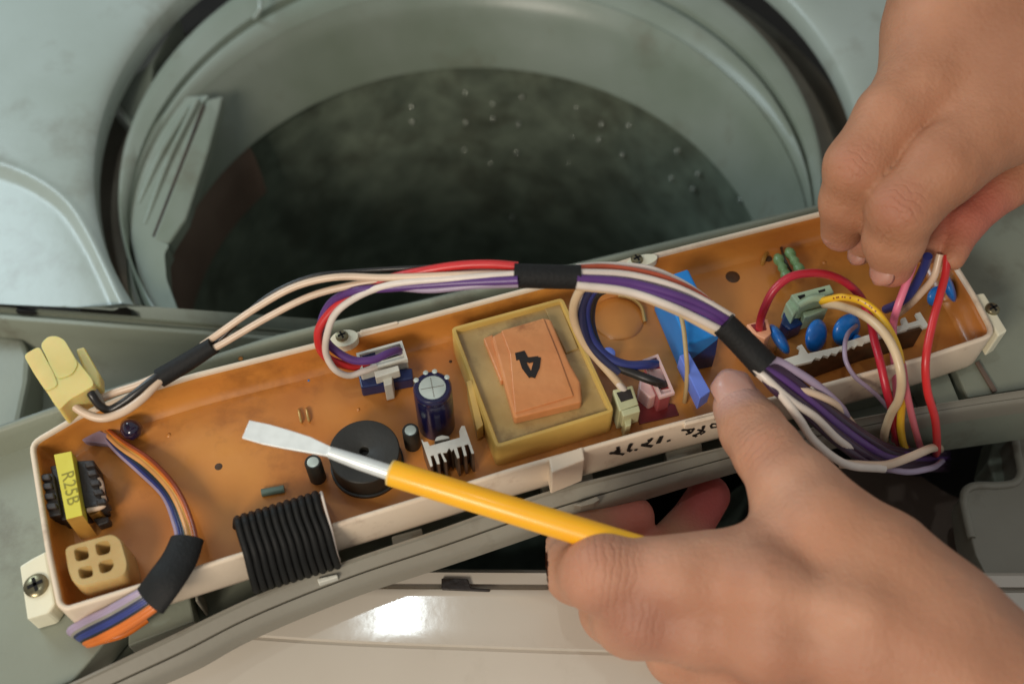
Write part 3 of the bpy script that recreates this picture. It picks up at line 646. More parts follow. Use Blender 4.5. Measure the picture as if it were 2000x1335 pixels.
# ---- round resin blob
c = P(1207, 622, RZ)
MB().lathe(c, [(9.0, -.2), (8.8, .2), (8.2, .5), (6, .75), (.1, .8)], 48).build('relay_disc', 'orange_resin', cb, smooth=True, angle=60)
MB().tube([P(1208, 577, -10), P(1232, 582, -10), P(1252, 598, -10), P(1260, 628, -11)], .7, 8).build('jumper_or_glint', 'jumper_metal', cb, smooth=True)  # arc highlight on the blob's edge, built as a metal-coloured tube
MB().lathe(P(1187, 700, -9), [(2.6, -4), (2.6, .2), (2.2, 3.6), (1.2, 4.2)], 20).build('blue_bead', 'violet_blue', cb, smooth=True)
# ---- big blue film capacitor
fc = MB().pp([(1288, 543), (1344, 524), (1408, 650), (1343, 672)], 6.5, RZ).build('film_capacitor', 'film_blue', cb, bevel=.8, seg=3, label='large glossy blue box capacitor under the wires')
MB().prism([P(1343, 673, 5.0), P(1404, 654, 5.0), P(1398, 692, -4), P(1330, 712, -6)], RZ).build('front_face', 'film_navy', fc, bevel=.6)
MB().pp([(1327, 694), (1345, 686), (1388, 763), (1367, 778)], 2.0, -5).build('flat_film_capacitor', 'violet_blue', cb, bevel=.3, label='flat pale violet-blue component next to the thumb')
MB().tube([P(1329, 612, 9), P(1335, 640, 10), P(1340, 690, 8), P(1342, 722, 3), P(1340, 760, -4), P(1337, 786, -12)], .75, 10).build('tie_lead', 'beige_wire_thin', cb, smooth=True)
# ---- green resistors
for (xa, ya, xb, yb) in [(1517, 498, 1540, 548), (1538, 486, 1566, 534)]:
    MB().tube([P(xa+(xb-xa)*t, ya+(yb-ya)*t, -5.5) for t in np.linspace(0, 1, 9)], [1.0, 1.9, 1.9, 1.3, 1.75, 1.3, 1.9, 1.9, 1.0], 16).build('green_resistor', 'green_resistor', cb, smooth=True, angle=80)
MB().tube([P(1526, 484, -10), P(1534, 510, -4.6), P(1552, 542, -10)], .5, 8).build('resistor_lead', 'bobbin_black', cb, smooth=True)
MB().tube([P(1500, 490, -12), P(1492, 505, -10), P(1488, 520, -12.5)], .8, 8).build('resistor_lead', 'tape_gold', cb, smooth=True)
# ---- pale green connector
def h1(x, y): return (1480+x/5.34, 470+y/5.34)
gc = MB().pp([h1(345, 560), h1(755, 452), h1(800, 540), h1(440, 690)], 2.0, -6).build('green_connector', 'green_plastic', cb, bevel=.4)
MB().pp([h1(290, 650), h1(345, 590), h1(440, 695), h1(370, 790)], -.5, -9).build('side_block', 'green_plastic', gc, bevel=.5)
MB().pp([h1(470, 740), h1(640, 700), h1(700, 690), h1(740, 700), h1(560, 780), h1(490, 800)], -1.5, -9).build('latch', 'green_plastic', gc, bevel=.4)
MB().pp([h1(415, 575), h1(490, 555), h1(495, 580), h1(440, 610)], 2.15, 0).build('slot', 'black_hole', gc)
MB().pp([h1(630, 520), h1(700, 500), h1(705, 522), h1(640, 540)], 2.15, 0).build('slot', 'black_hole', gc)
MB().tube([P(*h1(430, 680), 1.6), P(*h1(560, 610), 3.2), P(*h1(690, 600), 3)], 1.2, 10).build('crimp', 'green_plastic', gc, smooth=True)
MB().pp([h1(300, 700), h1(420, 800), h1(480, 860), h1(330, 930), h1(240, 860)], -5, RZ).build('header', 'film_navy', gc, bevel=.6)
# ---- blue disc capacitors
def disc(cx, cy, rx, ry, z, rot, name='disc_capacitor', m='disc_blue', thick=1.7):
    p, r1 = J(cx, cy, z, ry*1.12); _, r2 = J(cx, cy, z, rx)
    # lens-shaped body standing almost upright and leaning
    ax = np.array([math.cos(rot), math.sin(rot), .55]); ax /= np.linalg.norm(ax)
    pr = [(r1*math.sin(t), -thick*math.cos(t)) for t in np.linspace(.02, math.pi-.02, 14)]
    o = MB().lathe(p, pr, 32, ax).build(name, m, cb, smooth=True, angle=80)
    MB().tube([p+[0, 0, -r1*.9], p+[0, 0, -r1-4]], .4, 6, smooth=0).build('lead', 'jumper_metal', o)
    return o
disc(1522, 662, 14, 30, -4, .35, thick=2.0); disc(1594, 656, 24, 30, -4, -.62, thick=2.4); disc(1653, 644, 26, 30, -5, -1.0, thick=2.4)
disc(1548, 618, 24, 26, -8, -.8, m='film_navy'); disc(1853, 560, 16, 28, -3, .1); disc(1826, 578, 18, 18, -6, -.9)
disc(1675, 668, 10, 14, -6, -.2)
# ---- white edge strip standing across the right end
zt = 1.0
strip = [(1525, 703), (1560, 692), (1562, 680), (1557, 676), (1566, 672), (1578, 690), (1645, 675), (1650, 668), (1700, 652), (1763, 634), (1760, 622), (1768, 619), (1774, 631), (1795, 625), (1788, 612), (1797, 609), (1814, 636), (1804, 640),
         (1798, 634), (1775, 640), (1772, 643), (1700, 664), (1688, 668), (1686, 672), (1676, 671), (1670, 678), (1664, 676), (1656, 682), (1640, 683), (1634, 691), (1624, 689), (1618, 696), (1608, 693), (1602, 700), (1592, 698), (1586, 705), (1540, 716)]
MB().pp(strip, zt, zt-1.2).build('edge_strip', 'white_plastic', cb)
MB().pp([(1530, 708), (1590, 699), (1700, 660), (1802, 634), (1804, 640), (1700, 668), (1590, 706), (1540, 716)], zt-1.25, RZ).build('strip_wall', 'dark_brown', cb)  # dark brown front below the white strip
# ---- peach connector at the red wire
pc = MB().pp([(1458, 633), (1500, 622), (1507, 650), (1494, 662), (1470, 650)], 1.5, RZ).build('peach_connector', 'peach_plastic', cb, bevel=.4)
MB().pp([(1466, 634), (1494, 628), (1497, 644), (1478, 648)], 1.7, 0).build('slot', 'red_plastic', pc)

# ================================================================== main wire harness
wh = thing('wire_harness', 'bundle of beige, red and purple wires arching over the board through black sleeves', 'wire harness', tuple(P(1068, 540, 35)))
zA = 42
def sleeve(name, pts, r, parent, flat=1.0, **k):
    b = MB(); path = [P(*p) for p in pts]; b.tube(path, r, 24, smooth=6, flat=flat, **k)
    return b.build(name, 'sleeve_black', parent, smooth=True, angle=50)
sleeve('black_sleeve', [(1004, 538, zA), (1070, 540, zA), (1134, 541, zA)], 3.6, wh)
sleeve('black_sleeve', [(417, 674, 20), (365, 707, 16), (312, 738, 13)], [2.6, 2.9, 3.0], wh)
sleeve('black_sleeve', [(1413, 632, 32), (1455, 674, 28), (1495, 716, 25)], [3.9, 4.1, 4.3], wh)
R = 1.08
# left part: two beige wires to the small sleeve
wire('wire', [(1010, 534, zA), (900, 537, zA), (751, 542, 38), (655, 541, 36), (578, 559, 33), (502, 600, 28), (415, 660, 21), (395, 674, 18)], R, 'beige', wh)
wire('wire', [(1010, 542, zA-1), (900, 545, zA-1), (760, 546, 36), (667, 561, 33), (604, 579, 31), (527, 617, 27), (425, 676, 20), (400, 688, 18)], R, 'beige', wh)
wire('wire', [(1010, 520, zA-2), (900, 520, 40), (807, 523, 38), (680, 531, 35), (604, 541, 33), (520, 580, 28), (420, 672, 18)], .7, 'black', wh)
# loop wires to the navy header
wire('wire', [(1012, 520, zA+1), (960, 516, zA+1), (900, 518, zA), (833, 528, 40), (757, 545, 36), (706, 566, 32), (655, 600, 26), (624, 640, 20), (622, 668, 15), (634, 694, 9), (667, 711, 3), (700, 716, -1), (720, 712, -2)], 1.35, 'red', wh)
wire('wire', [(1012, 535, zA+2), (900, 543, zA), (757, 557, 37), (693, 582, 32), (655, 612, 27), (640, 648, 21), (637, 691, 11), (655, 722, 5), (682, 733, 1), (712, 724, 0), (735, 716, -1)], R, 'white', wh)
wire('wire', [(1012, 547, zA+2), (900, 552, zA-1), (760, 562, 36), (690, 568, 33), (646, 592, 26), (628, 628, 20), (632, 655, 14), (650, 680, 8), (690, 703, 4), (730, 702, 3), (757, 690, 2.5), (778, 684, 0), (781, 692, -4)], 1.3, 'purple', wh)
wire('wire', [(1012, 555, zA), (930, 558, zA-1), (840, 566, 38), (760, 562, 35), (690, 576, 28), (640, 606, 20), (628, 640, 14)], R*.9, 'lilac', wh)
wire('wire', [(1012, 528, zA-1), (920, 532, 40), (820, 545, 38), (740, 553, 34), (680, 570, 28)], R, 'white', wh)
# between the middle and the right sleeve
Z2 = [(0, 42), (1, 40), (2, 37), (3, 33)]
wire('wire', [(1126, 522, zA), (1176, 518, 40), (1263, 524, 38), (1310, 541, 36), (1360, 570, 34), (1415, 615, 31)], R, 'white', wh)
wire('wire', [(1126, 524, zA+1), (1180, 522, 41), (1227, 527, 40), (1291, 541, 38), (1350, 566, 35), (1410, 608, 31)], R, 'orange_red', wh)
wire('wire', [(1126, 532, zA+2), (1227, 537, 41), (1316, 560, 38), (1380, 590, 35), (1431, 620, 31)], R*1.1, 'white', wh)
wire('wire', [(1126, 543, zA+2), (1227, 551, 41), (1329, 579, 38), (1380, 601, 35), (1428, 629, 31)], R*1.1, 'purple', wh)
wire('wire', [(1126, 549, zA+1), (1227, 560, 40), (1325, 590, 37), (1380, 612, 34), (1420, 636, 30)], R*1.1, 'purple', wh)
wire('wire', [(1126, 556, zA+1), (1227, 569, 40), (1316, 600, 37), (1370, 625, 33), (1408, 644, 30)], R*1.1, 'white', wh)
wire('wire', [(1126, 560, zA), (1227, 573, 38), (1316, 606, 35), (1400, 650, 29)], R, 'cream_white', wh)
# loop under the middle sleeve to the cream and pink connectors
wire('wire', [(1150, 552, 36), (1134, 566, 34), (1121, 595, 28), (1123, 630, 20), (1143, 672, 12), (1170, 704, 7), (1200, 738, 3), (1222, 766, -1)], 1.35, 'cream_white', wh)
wire('wire', [(1156, 554, 35), (1140, 570, 32), (1128, 600, 25), (1131, 632, 17), (1150, 672, 10), (1180, 712, 5), (1214, 756, 1), (1226, 768, -2)], 1.1, 'white', wh)
wire('wire', [(1180, 556, 36), (1160, 566, 33), (1146, 595, 26), (1146, 632, 18), (1158, 666, 12), (1185, 696, 8), (1222, 712, 6), (1262, 712, 4.5), (1284, 710, 1)], 1.5, 'blue', wh)
wire('wire', [(1190, 560, 34), (1165, 574, 30), (1154, 604, 23), (1155, 640, 15), (1170, 680, 9), (1200, 712, 6), (1243, 731, 4.5), (1280, 745, 3.5), (1303, 754, 0)], 1.5, 'black', wh)
wire('wire', [(1172, 554, 37), (1153, 566, 34), (1139, 595, 27), (1139, 634, 19), (1152, 672, 12), (1180, 702, 8), (1210, 726, 5)], 1.3, 'navy', wh)
# after the right sleeve, down to the dark opening
ze = [(1, 24), (2, 16), (3, 4), (4, -12), (5, -26)]
def fan(name, pts, r, m):
    wire(name, pts, r, m, wh)
fan('wire', [(1480, 726, 25), (1525, 770, 22), (1561, 818, 16), (1590, 860, 8), (1650, 905, 0), (1727, 915, -6)], 1.3, 'white')
fan('wire', [(1472, 716, 26), (1500, 742, 25), (1545, 782, 20), (1590, 812, 14), (1640, 860, 4), (1700, 890, -16), (1780, 890, -40)], 1.2, 'white')
fan('wire', [(1490, 712, 26), (1514, 704, 25), (1560, 728, 22), (1602, 757, 16), (1644, 797, 6), (1660, 825, -4), (1690, 850, -14), (1740, 880, -30), (1780, 890, -50)], 1.25, 'lilac')
fan('wire', [(1490, 718, 23), (1525, 738, 21), (1562, 758, 19), (1600, 772, 16), (1634, 790, 9), (1655, 815, 0), (1680, 845, -14), (1720, 875, -36)], 1.1, 'beige')
for i, (dx, dy, r, m) in enumerate([(0, 0, 1.5, 'purple'), (-9, 7, 1.4, 'dark_purple'), (8, -5, 1.4, 'dark_purple'), (-4, 14, 1.3, 'dark_purple'), (5, 9, 1.5, 'purple'), (-14, 18, 1.3, 'dark_purple'), (14, 2, 1.3, 'dark_purple'), (0, 22, 1.4, 'dark_purple'), (-7, 30, 1.4, 'dark_purple')]):
    fan('wire', [(1488+dx*.4, 714+dy*.4, 25), (1520+dx, 730+dy, 23), (1575+dx, 773+dy, 15), (1644+dx, 828+dy*1.2, 2), (1713+dx, 874+dy*1.2, -12), (1770, 886+dy, -26), (1822+dx*.5, 884+dy, -50), (1850, 885+dy, -90)], r, m)
fan('wire', [(1640, 905, -4), (1672, 907, -4), (1727, 908, -6), (1775, 893, -9), (1812, 877, -14), (1832, 874, -34), (1836, 880, -70)], 1.4, 'beige')
fan('wire', [(1700, 905, -8), (1730, 914, -9), (1769, 921, -11), (1813, 915, -18), (1840, 900, -50)], 1.0, 'lilac')
fan('wire', [(1655, 838, 0), (1690, 862, -6), (1720, 880, -20)], .6, 'grey')
# left plug with its two wires
wire('wire', [(330, 728, 14), (309, 746, 14), (278, 778, 13), (240, 804, 12), (200, 816, 12), (165, 806, 13), (135, 784, 15), (118, 765, 16)], 1.3, 'beige', wh)
wire('wire', [(330, 722, 13), (300, 738, 13), (268, 752, 12), (225, 766, 11), (190, 780, 11), (160, 782, 13)], 1.2, 'beige', wh)
wire('wire', [(330, 724, 14), (303, 738, 15), (272, 762, 14), (240, 786, 12), (212, 800, 11), (196, 792, 13), (180, 772, 16), (168, 752, 17)], 1.25, 'black', wh)
MB().tube([P(166, 752, 17), P(186, 775, 14), P(198, 795, 12)], [1.9, 1.9, 1.5], 12).build('plug_boot', 'wire_grey', wh, smooth=True)
def a1(x, y): return (x/3.333, 560+y/3.333)
plug = MB().prism(round_poly([P(*a1(x, y), 19) for x, y in [(225, 540), (440, 400), (600, 600), (610, 640), (530, 690), (455, 730), (385, 800), (345, 750)]], 1.0, 3), 10).build('yellow_plug', 'yellow_nylon', wh, bevel=.9, seg=3)
for cs in [[(152, 442), (255, 384), (350, 560), (380, 640), (300, 680), (225, 570)], [(262, 374), (310, 322), (370, 318), (420, 345), (510, 500), (470, 570), (370, 600)]]:
    MB().prism(round_poly([P(*a1(x, y), 19.3) for x, y in cs], 1.6, 4), 9.4).build('plug_barrel', 'yellow_nylon', plug, bevel=.8, seg=3)
MB().pp([a1(490, 400), a1(545, 385), a1(650, 570), a1(655, 640), a1(600, 655), a1(560, 590)], 16, 11).build('plug_latch', 'yellow_nylon', plug, bevel=.8, seg=3)
MB().pp([a1(370, 760), a1(440, 700), a1(450, 740), a1(385, 800)], 13, 9).build('plug_lug', 'yellow_nylon', plug, bevel=.5)

# ================================================================== coloured signal cable, left end
sg = thing('signal_cable', 'coloured signal wires looping through a black sleeve over the left end of the tray', 'cable', tuple(P(330, 1110, -2)))
cols8 = [('lilac', -3.4), ('blue', -2.4), ('navy', -1.5), ('green', -.7), ('pale_orange', .2), ('gold', 1.0), ('orange', 2.0), ('brown', 3.0)]
for i, (m, o) in enumerate(cols8):
    k = i-3.5
    up_ = 1 if i >= 4 else .4
    r = .66 if m != 'pale_orange' else .95
    pts = [(190+k*2, 832-abs(k), -11), (228+k*4*up_, 872-k*3*up_, -9), (284+k*3.2, 910-k*3.6, -8+.3*k), (330+k*3.6, 958-k*2.6, -6+.3*k), (354+k*4.6, 1010-k*1.5, -3), (364+k*5.6, 1058+k*2, 0), (352+k*6, 1085+k*4, 2)]
    wire('wire', pts, r, m, sg)
low8 = [('lilac', 0), ('lilac', 1), ('grey', 2), ('navy', 3), ('blue', 4), ('blue', 5), ('black', 6), ('orange', 7.2), ('orange', 8.4)]
for m, k in low8:
    pts = [(300+k*2.0, 1140+k*4, 3), (268+k*4.2, 1158+k*3.4, 2), (210+k*4.5, 1190+k*4, -3), (160+k*4.5, 1214+k*4.2, -9), (136+k*4.4, 1232+k*3, -15), (150+k*4.4, 1238+k*1.8, -18.6), (205+k*4.5, 1212+k*3, -19), (262+k*3, 1192+k*2, -19)]
    wire('wire', pts, .95 if m != 'orange' else 1.1, m, sg)
SLV = [P(366, 1052, 3), P(350, 1092, 4.5), (P(322, 1134, 5)), P(294, 1172, 2)]
MB().tube(SLV, [4.9, 5.3, 5.6, 5.6], 24, smooth=6, flat=.42).build('black_sleeve', 'sleeve_black', sg, smooth=True, angle=50)

# ================================================================== black flat cable over the near rim
fb = thing('flat_cable', 'wide black ribbed flat cable folded over the near rim of the tray', 'ribbon cable', tuple(P(560, 1050, 0)))
NW = 12
for i in range(NW+1):
    t = (i+.5)/NW
    tx, ty = 456+(622-456)*t, 1014+(962-1014)*t
    bx, by = 492+(664-492)*t, 1150+(1098-1150)*t
    m = 'ribbon_black'
    w = 1.38
    if i == NW: tx, ty, bx, by, w = 627, 959, 662, 1098, .55
    A0 = P(tx+2, ty+8, RZ+1)
    pts = [P(tx-2, ty+14, RZ), P(tx-1, ty+4, -4), P(tx+1, ty+4, 3.0), P(tx+3, ty+12, 5.6), P(tx+8, ty+32, 4.6), P(tx+(bx-tx)*.55, ty+(by-ty)*.52, 2.2), P(tx+(bx-tx)*.78, ty+(by-ty)*.78, -3), P(bx, by-2, -10), P(bx+1, by+2, -18), P(bx+1, by-8, -28)]
    o = MB().tube(pts, w*(1.06 if i % 2 else 1.0), 10, smooth=5, flat=.8).build('ribbon_wire' if i < NW else 'white_wire', m if i < NW else 'wire_white', fb, smooth=True, angle=70)

# ================================================================== loose wires on the right
G2 = 'loose wires at the right end of the board'
top_wire('wire', [(1483, 650, -1), (1484, 632, 4), (1492, 604, 12), (1512, 566, 18), (1543, 541, 21), (1585, 533, 20), (1625, 539, 16), (1658, 556, 11), (1682, 582, 6), (1700, 625, 4), (1708, 665, 5), (1719, 706, 5), (1732, 764, 0), (1742, 800, -8), (1750, 850, -18), (1775, 880, -45)], 1.35, 'crimson',
         'thick crimson wire arching from the peach connector around the pale green connector', group=G2)
top_wire('wire', [(1604, 588, 2.5), (1622, 584, 6), (1646, 580, 10), (1686, 590, 15), (1716, 614, 17), (1740, 650, 17), (1756, 690, 15), (1760, 735, 6), (1761, 790, -4), (1759, 832, -11), (1766, 872, -24), (1790, 890, -60)], 1.25, 'yellow',
         'bright yellow wire with small black print leaving the pale green connector', group=G2)
yw = [o for o in COL.objects if o.get('label', '').startswith('bright yellow')][0]
yp = spline([P(*p) for p in [(1604, 588, 2.5), (1622, 584, 6), (1646, 580, 10), (1686, 590, 15), (1716, 614, 17), (1740, 650, 17)]], 8)
for k in (12, 14, 15, 17, 18, 20, 23, 26, 28, 29, 31):
    p = yp[k]; vd_ = (CAM-p)/np.linalg.norm(CAM-p); t_ = yp[k+1]-yp[k-1]; t_ /= np.linalg.norm(t_); w_ = np.cross(vd_, t_); w_ /= np.linalg.norm(w_); up2 = np.cross(t_, w_); up2 *= np.sign(np.dot(up2, vd_))
    c0 = p+up2*1.27; MB().loft([[c0-t_*.28-w_*.28, c0+t_*.28-w_*.28, c0+t_*.22+w_*.28, c0-t_*.3+w_*.28], [c0-t_*.28-w_*.28-up2*.35, c0+t_*.28-w_*.28-up2*.35, c0+t_*.22+w_*.28-up2*.35, c0-t_*.3+w_*.28-up2*.35]], True, True, True).build('printed_mark', 'wire_brown', yw)
top_wire('wire', [(1610, 594, 1.5), (1640, 597, 8), (1691, 618, 17), (1727, 650, 20), (1750, 692, 19), (1760, 735, 15), (1756, 778, 5), (1740, 808, -4), (1728, 844, -13), (1735, 880, -50)], 1.4, 'cream_white',
         'pale cream wire running beside the yellow wire and splitting away lower down', group=G2)
top_wire('wire', [(1700, 625, 12), (1735, 664, 13), (1760, 705, 12), (1768, 750, 7), (1776, 790, 0), (1788, 840, -10), (1800, 878, -28), (1815, 890, -70)], 1.1, 'rose',
         'dull rose wire hugging the right side of the cream wire', group=G2)
top_wire('wire', [(1850, 500, 24), (1847, 532, 22), (1835, 580, 20), (1820, 636, 17), (1808, 705, 12), (1811, 761, 4), (1826, 816, -6), (1830, 868, -20), (1826, 890, -60)], 1.3, 'red',
         'long red wire hanging straight from the upper hand at the far right', group=G2)
top_wire('wire', [(1792, 490, 27), (1785, 512, 24), (1769, 556, 20), (1753, 600, 15), (1744, 636, 8), (1745, 680, 2), (1750, 745, -8), (1752, 800, -14), (1748, 860, -26)], 1.25, 'pink',
         'pink wire pinched by the fingertips of the upper hand', group=G2)
top_wire('wire', [(1812, 500, 26), (1805, 522, 20), (1778, 572, 8), (1755, 592, 0), (1730, 604, -8)], 1.5, 'blue',
         'short violet-blue wire running down from the upper hand behind the pink wire', group=G2)
top_wire('wire', [(1836, 496, 24), (1824, 540, 18), (1802, 568, 10), (1775, 596, 0), (1756, 612, -8)], 1.2, 'beige',
         'thin beige wire between the blue wire and the long red wire', group=G2)
top_wire('wire', [(1672, 636, -2), (1656, 652, 4), (1650, 674, 6), (1652, 704, 5), (1668, 733, 2), (1696, 757, -3), (1719, 778, -10), (1740, 805, -18)], .75, 'lilac',
         'thin pale wire drooping from a blue disc capacitor over the near rim', group=G2)

# ================================================================== screwdriver
sd = thing('screwdriver', 'flat-blade screwdriver with a yellow tube handle held across the tray', 'screwdriver', tuple(P(900, 960, 22)))
ax0, ax1 = P(764, 923, 20), P(1330, 1098, 16)
d = (ax1-ax0); d /= np.linalg.norm(d); sp = -np.cross(d, (CAM-ax0)/np.linalg.norm(CAM-ax0)); sp /= np.linalg.norm(sp); nn = np.cross(d, sp)
if nn[2] < 0: nn = -nn
rh = 26*np.dot(ax0-CAM, FW)/FPX
MB().lathe(ax0, [(rh*.80, -.2), (rh*.97, 0), (rh, .5), (rh*1.02, 40), (rh*1.08, 110), (rh*1.1, 150)], 40, d).build('handle', 'sleeve_yellow', sd, smooth=True, angle=60)
MB().lathe(ax0-d*.35, [(rh*.62, 0), (rh*.80, -.25), (rh*.97, 0), (rh*.995, .5)], 40, d).build('sleeve_end', 'sleeve_pale', sd, smooth=True)
MB().lathe(ax0+d*72+nn*rh*1.0-sp*1.6, [(.45, 0), (.4, .35)], 10, nn).build('handle_speck', 'dark_brown', sd)
tip0 = P(480, 838, 22); tmid = P(640, 882, 21.4)
def bl(p, w, t, wd=None):
    s_ = sp if wd is None else wd
    return [p+s_*w/2+nn*t/2, p-s_*w/2+nn*t/2, p-s_*w/2-nn*t/2, p+s_*w/2-nn*t/2]
hv = (CAM-tip0)/np.linalg.norm(CAM-tip0); lv = np.array([-161., -49, 1151])-tip0; hv = hv+lv/np.linalg.norm(lv); hv /= np.linalg.norm(hv)
sp0, nn0 = sp, nn; sp = np.cross(hv, d); sp /= np.linalg.norm(sp); nn = hv
L = [bl(P(480, 838, 22), 5.6, .5), bl(P(520, 848, 22), 6.0, .7), bl(P(560, 858, 21.9), 5.5, 1.0), bl(P(600, 868, 21.8), 4.6, 1.4), bl(P(640, 881, 21.6), 2.9, 2.0), bl(P(652, 885, 21.4), 2.4, 2.3)]
MB().loft(L, True, True, True).build('blade', 'steel_sheen', sd, bevel=.15)
sp, nn = sp0, nn0
MB().tube([P(645, 883, 21.5), P(700, 902, 21), P(772, 926, 20)], [1.7, 2.1, 2.2], 20, smooth=4).build('shaft', 'steel_sheen', sd, smooth=True, angle=60)

# ================================================================== hands (implicit surface, one continuous skin)
def smin(a, b, k):
    h = np.clip(.5+.5*(b-a)/k, 0, 1); return b*(1-h)+a*h-k*h*(1-h)
def hand_mesh(fingers, palm, cuts, vox, bounds, kf=1.0, kp=7.0, bumps=()):
    lo_, hi_ = np.array(bounds[0], float), np.array(bounds[1], float)
    n = np.ceil((hi_-lo_)/vox).astype(int)+1
    gx, gy, gz = [(lo_[i]+vox*np.arange(n[i])).astype(np.float32) for i in range(3)]
    X, Y, Z = np.meshgrid(gx, gy, gz, indexing='ij')
    def cone(a, ra, b, rb):
        ab = (b-a).astype(np.float32); L2 = float(ab@ab)+1e-6
        t = ((X-a[0])*ab[0]+(Y-a[1])*ab[1]+(Z-a[2])*ab[2])/L2; t = np.clip(t, 0, 1)
        return np.sqrt((X-a[0]-t*ab[0])**2+(Y-a[1]-t*ab[1])**2+(Z-a[2]-t*ab[2])**2)-(ra+(rb-ra)*t)
    def chain(ch, k):
        F = None
        for (a, ra), (b, rb) in zip(ch[:-1], ch[1:]):
            c_ = cone(a, ra, b, rb); F = c_ if F is None else smin(F, c_, k)
        return F
    PF = None
    for ch in palm:
        c_ = chain(ch, kp); PF = c_ if PF is None else smin(PF, c_, kp)
    FF = None
    for ch in fingers:
        c_ = chain(ch, 3.0); FF = c_ if FF is None else smin(FF, c_, kf)
    F = smin(PF, FF, kp*.7)
    for p, r, k in bumps: F = smin(F, np.sqrt((X-p[0])**2+(Y-p[1])**2+(Z-p[2])**2)-r, k)
    for ch, k in cuts:
        c_ = -chain(ch, 1.0); F = -smin(-F, -c_, k)
    # surface nets
    s_ = F < 0; cx, cy, cz = [m-1 for m in F.shape]
    acc = np.zeros((cx, cy, cz, 3), np.float32); cnt = np.zeros((cx, cy, cz), np.float32)
    for axis in range(3):
        o1, o2 = [i for i in range(3) if i != axis]
        for d1 in (0, 1):
            for d2 in (0, 1):
                off = [0, 0, 0]; off[o1] = d1; off[o2] = d2
                A = tuple(slice(off[i], off[i]+(cx, cy, cz)[i]) for i in range(3)); off2 = off[:]; off2[axis] += 1
                B = tuple(slice(off2[i], off2[i]+(cx, cy, cz)[i]) for i in range(3))
                fa, fb_ = F[A], F[B]; m = s_[A] != s_[B]; t = np.where(m, fa/np.where(m, fa-fb_, 1), 0)
                for i in range(3): acc[..., i] += np.where(m, off[i]+(t if i == axis else 0), 0)
                cnt += m
    act = cnt > 0; idx = -np.ones(act.shape, np.int64); idx[act] = np.arange(act.sum())
    ijk = np.argwhere(act); V = lo_+(ijk+acc[act]/cnt[act][:, None])*vox
    Q = []
    for axis in range(3):
        o1, o2 = [(1, 2), (2, 0), (0, 1)][axis]
        sl = [slice(1, -1)]*3; sl[axis] = slice(0, F.shape[axis]-1); sl2 = list(sl); sl2[axis] = slice(1, F.shape[axis])
        ch = s_[tuple(sl)] != s_[tuple(sl2)]; e = np.argwhere(ch); inside = s_[tuple(sl)][ch]
        e = e+np.array([0 if i == axis else 1 for i in range(3)])
        def g(a, b):
            c_ = e.copy(); c_[:, o1] -= a; c_[:, o2] -= b; return idx[c_[:, 0], c_[:, 1], c_[:, 2]]
        q = np.stack([g(0, 0), g(1, 0), g(1, 1), g(0, 1)], 1); q[~inside] = q[~inside][:, ::-1]; Q.append(q)
    return V, np.concatenate(Q)
def build_hand(name, label, mname, V, Q, loc):
    me = bpy.data.meshes.new(name); loc = np.array(loc)
    me.from_pydata(((V-loc)*S).tolist(), [], Q.tolist()); me.update()
    for p in me.polygons: p.use_smooth = True
    o = bpy.data.objects.new(name, me); COL.objects.link(o); o.location = Vector(loc)*S; me.materials.append(MATS[mname])
    sm = o.modifiers.new('s', 'SMOOTH'); sm.iterations = 4; sm.factor = .5
    o['label'] = label; o['category'] = 'hand'
    return o
def nail(parent, loc, c, ax, nrm, w, l, m='nail'):
    """curved nail plate: centre c, ax = pointing to the tip, nrm = outward"""
    ax = np.array(ax, float); ax /= np.linalg.norm(ax); nrm = np.array(nrm, float); nrm -= np.dot(nrm, ax)*ax; nrm /= np.linalg.norm(nrm); sd_ = np.cross(ax, nrm)
    V = []; NU, NV = 9, 9
    for lay in (0, 1):
        for i in range(NU):
            u = -1+2*i/(NU-1)
            for j in range(NV):
                v = -1+2*j/(NV-1); ww = w*(1-.22*v*v*v*v)*math.sqrt(max(0, 1-.35*max(0, abs(v)-.55)**2/.2))
                p = c+ax*v*l*(1-.10*u*u)+sd_*u*ww+nrm*(-(u*u)*w*.38-(v*v)*l*.10+(.42 if lay else -.9)); V.append(p)
    f = []; n1 = NU*NV
    for i in range(NU-1):
        for j in range(NV-1):
            a = i*NV+j; f.append((n1+a, n1+a+NV, n1+a+NV+1, n1+a+1)); f.append((a, a+1, a+NV+1, a+NV))
    bd = [i*NV for i in range(NU)]+[(NU-1)*NV+j for j in range(1, NV)]+[i*NV+NV-1 for i in range(NU-2, -1, -1)]+[j for j in range(NV-2, 0, -1)]
    for k in range(len(bd)): a, b = bd[k], bd[(k+1) % len(bd)]; f.append((a, b, n1+b, n1+a))
    me = bpy.data.meshes.new('nail'); me.from_pydata([tuple((np.array(p)-loc)*S) for p in V], [], f); me.update()
    for p in me.polygons: p.use_smooth = True
    o = bpy.data.objects.new('nail', me); COL.objects.link(o); o.parent = parent; me.materials.append(MATS[m]); return o

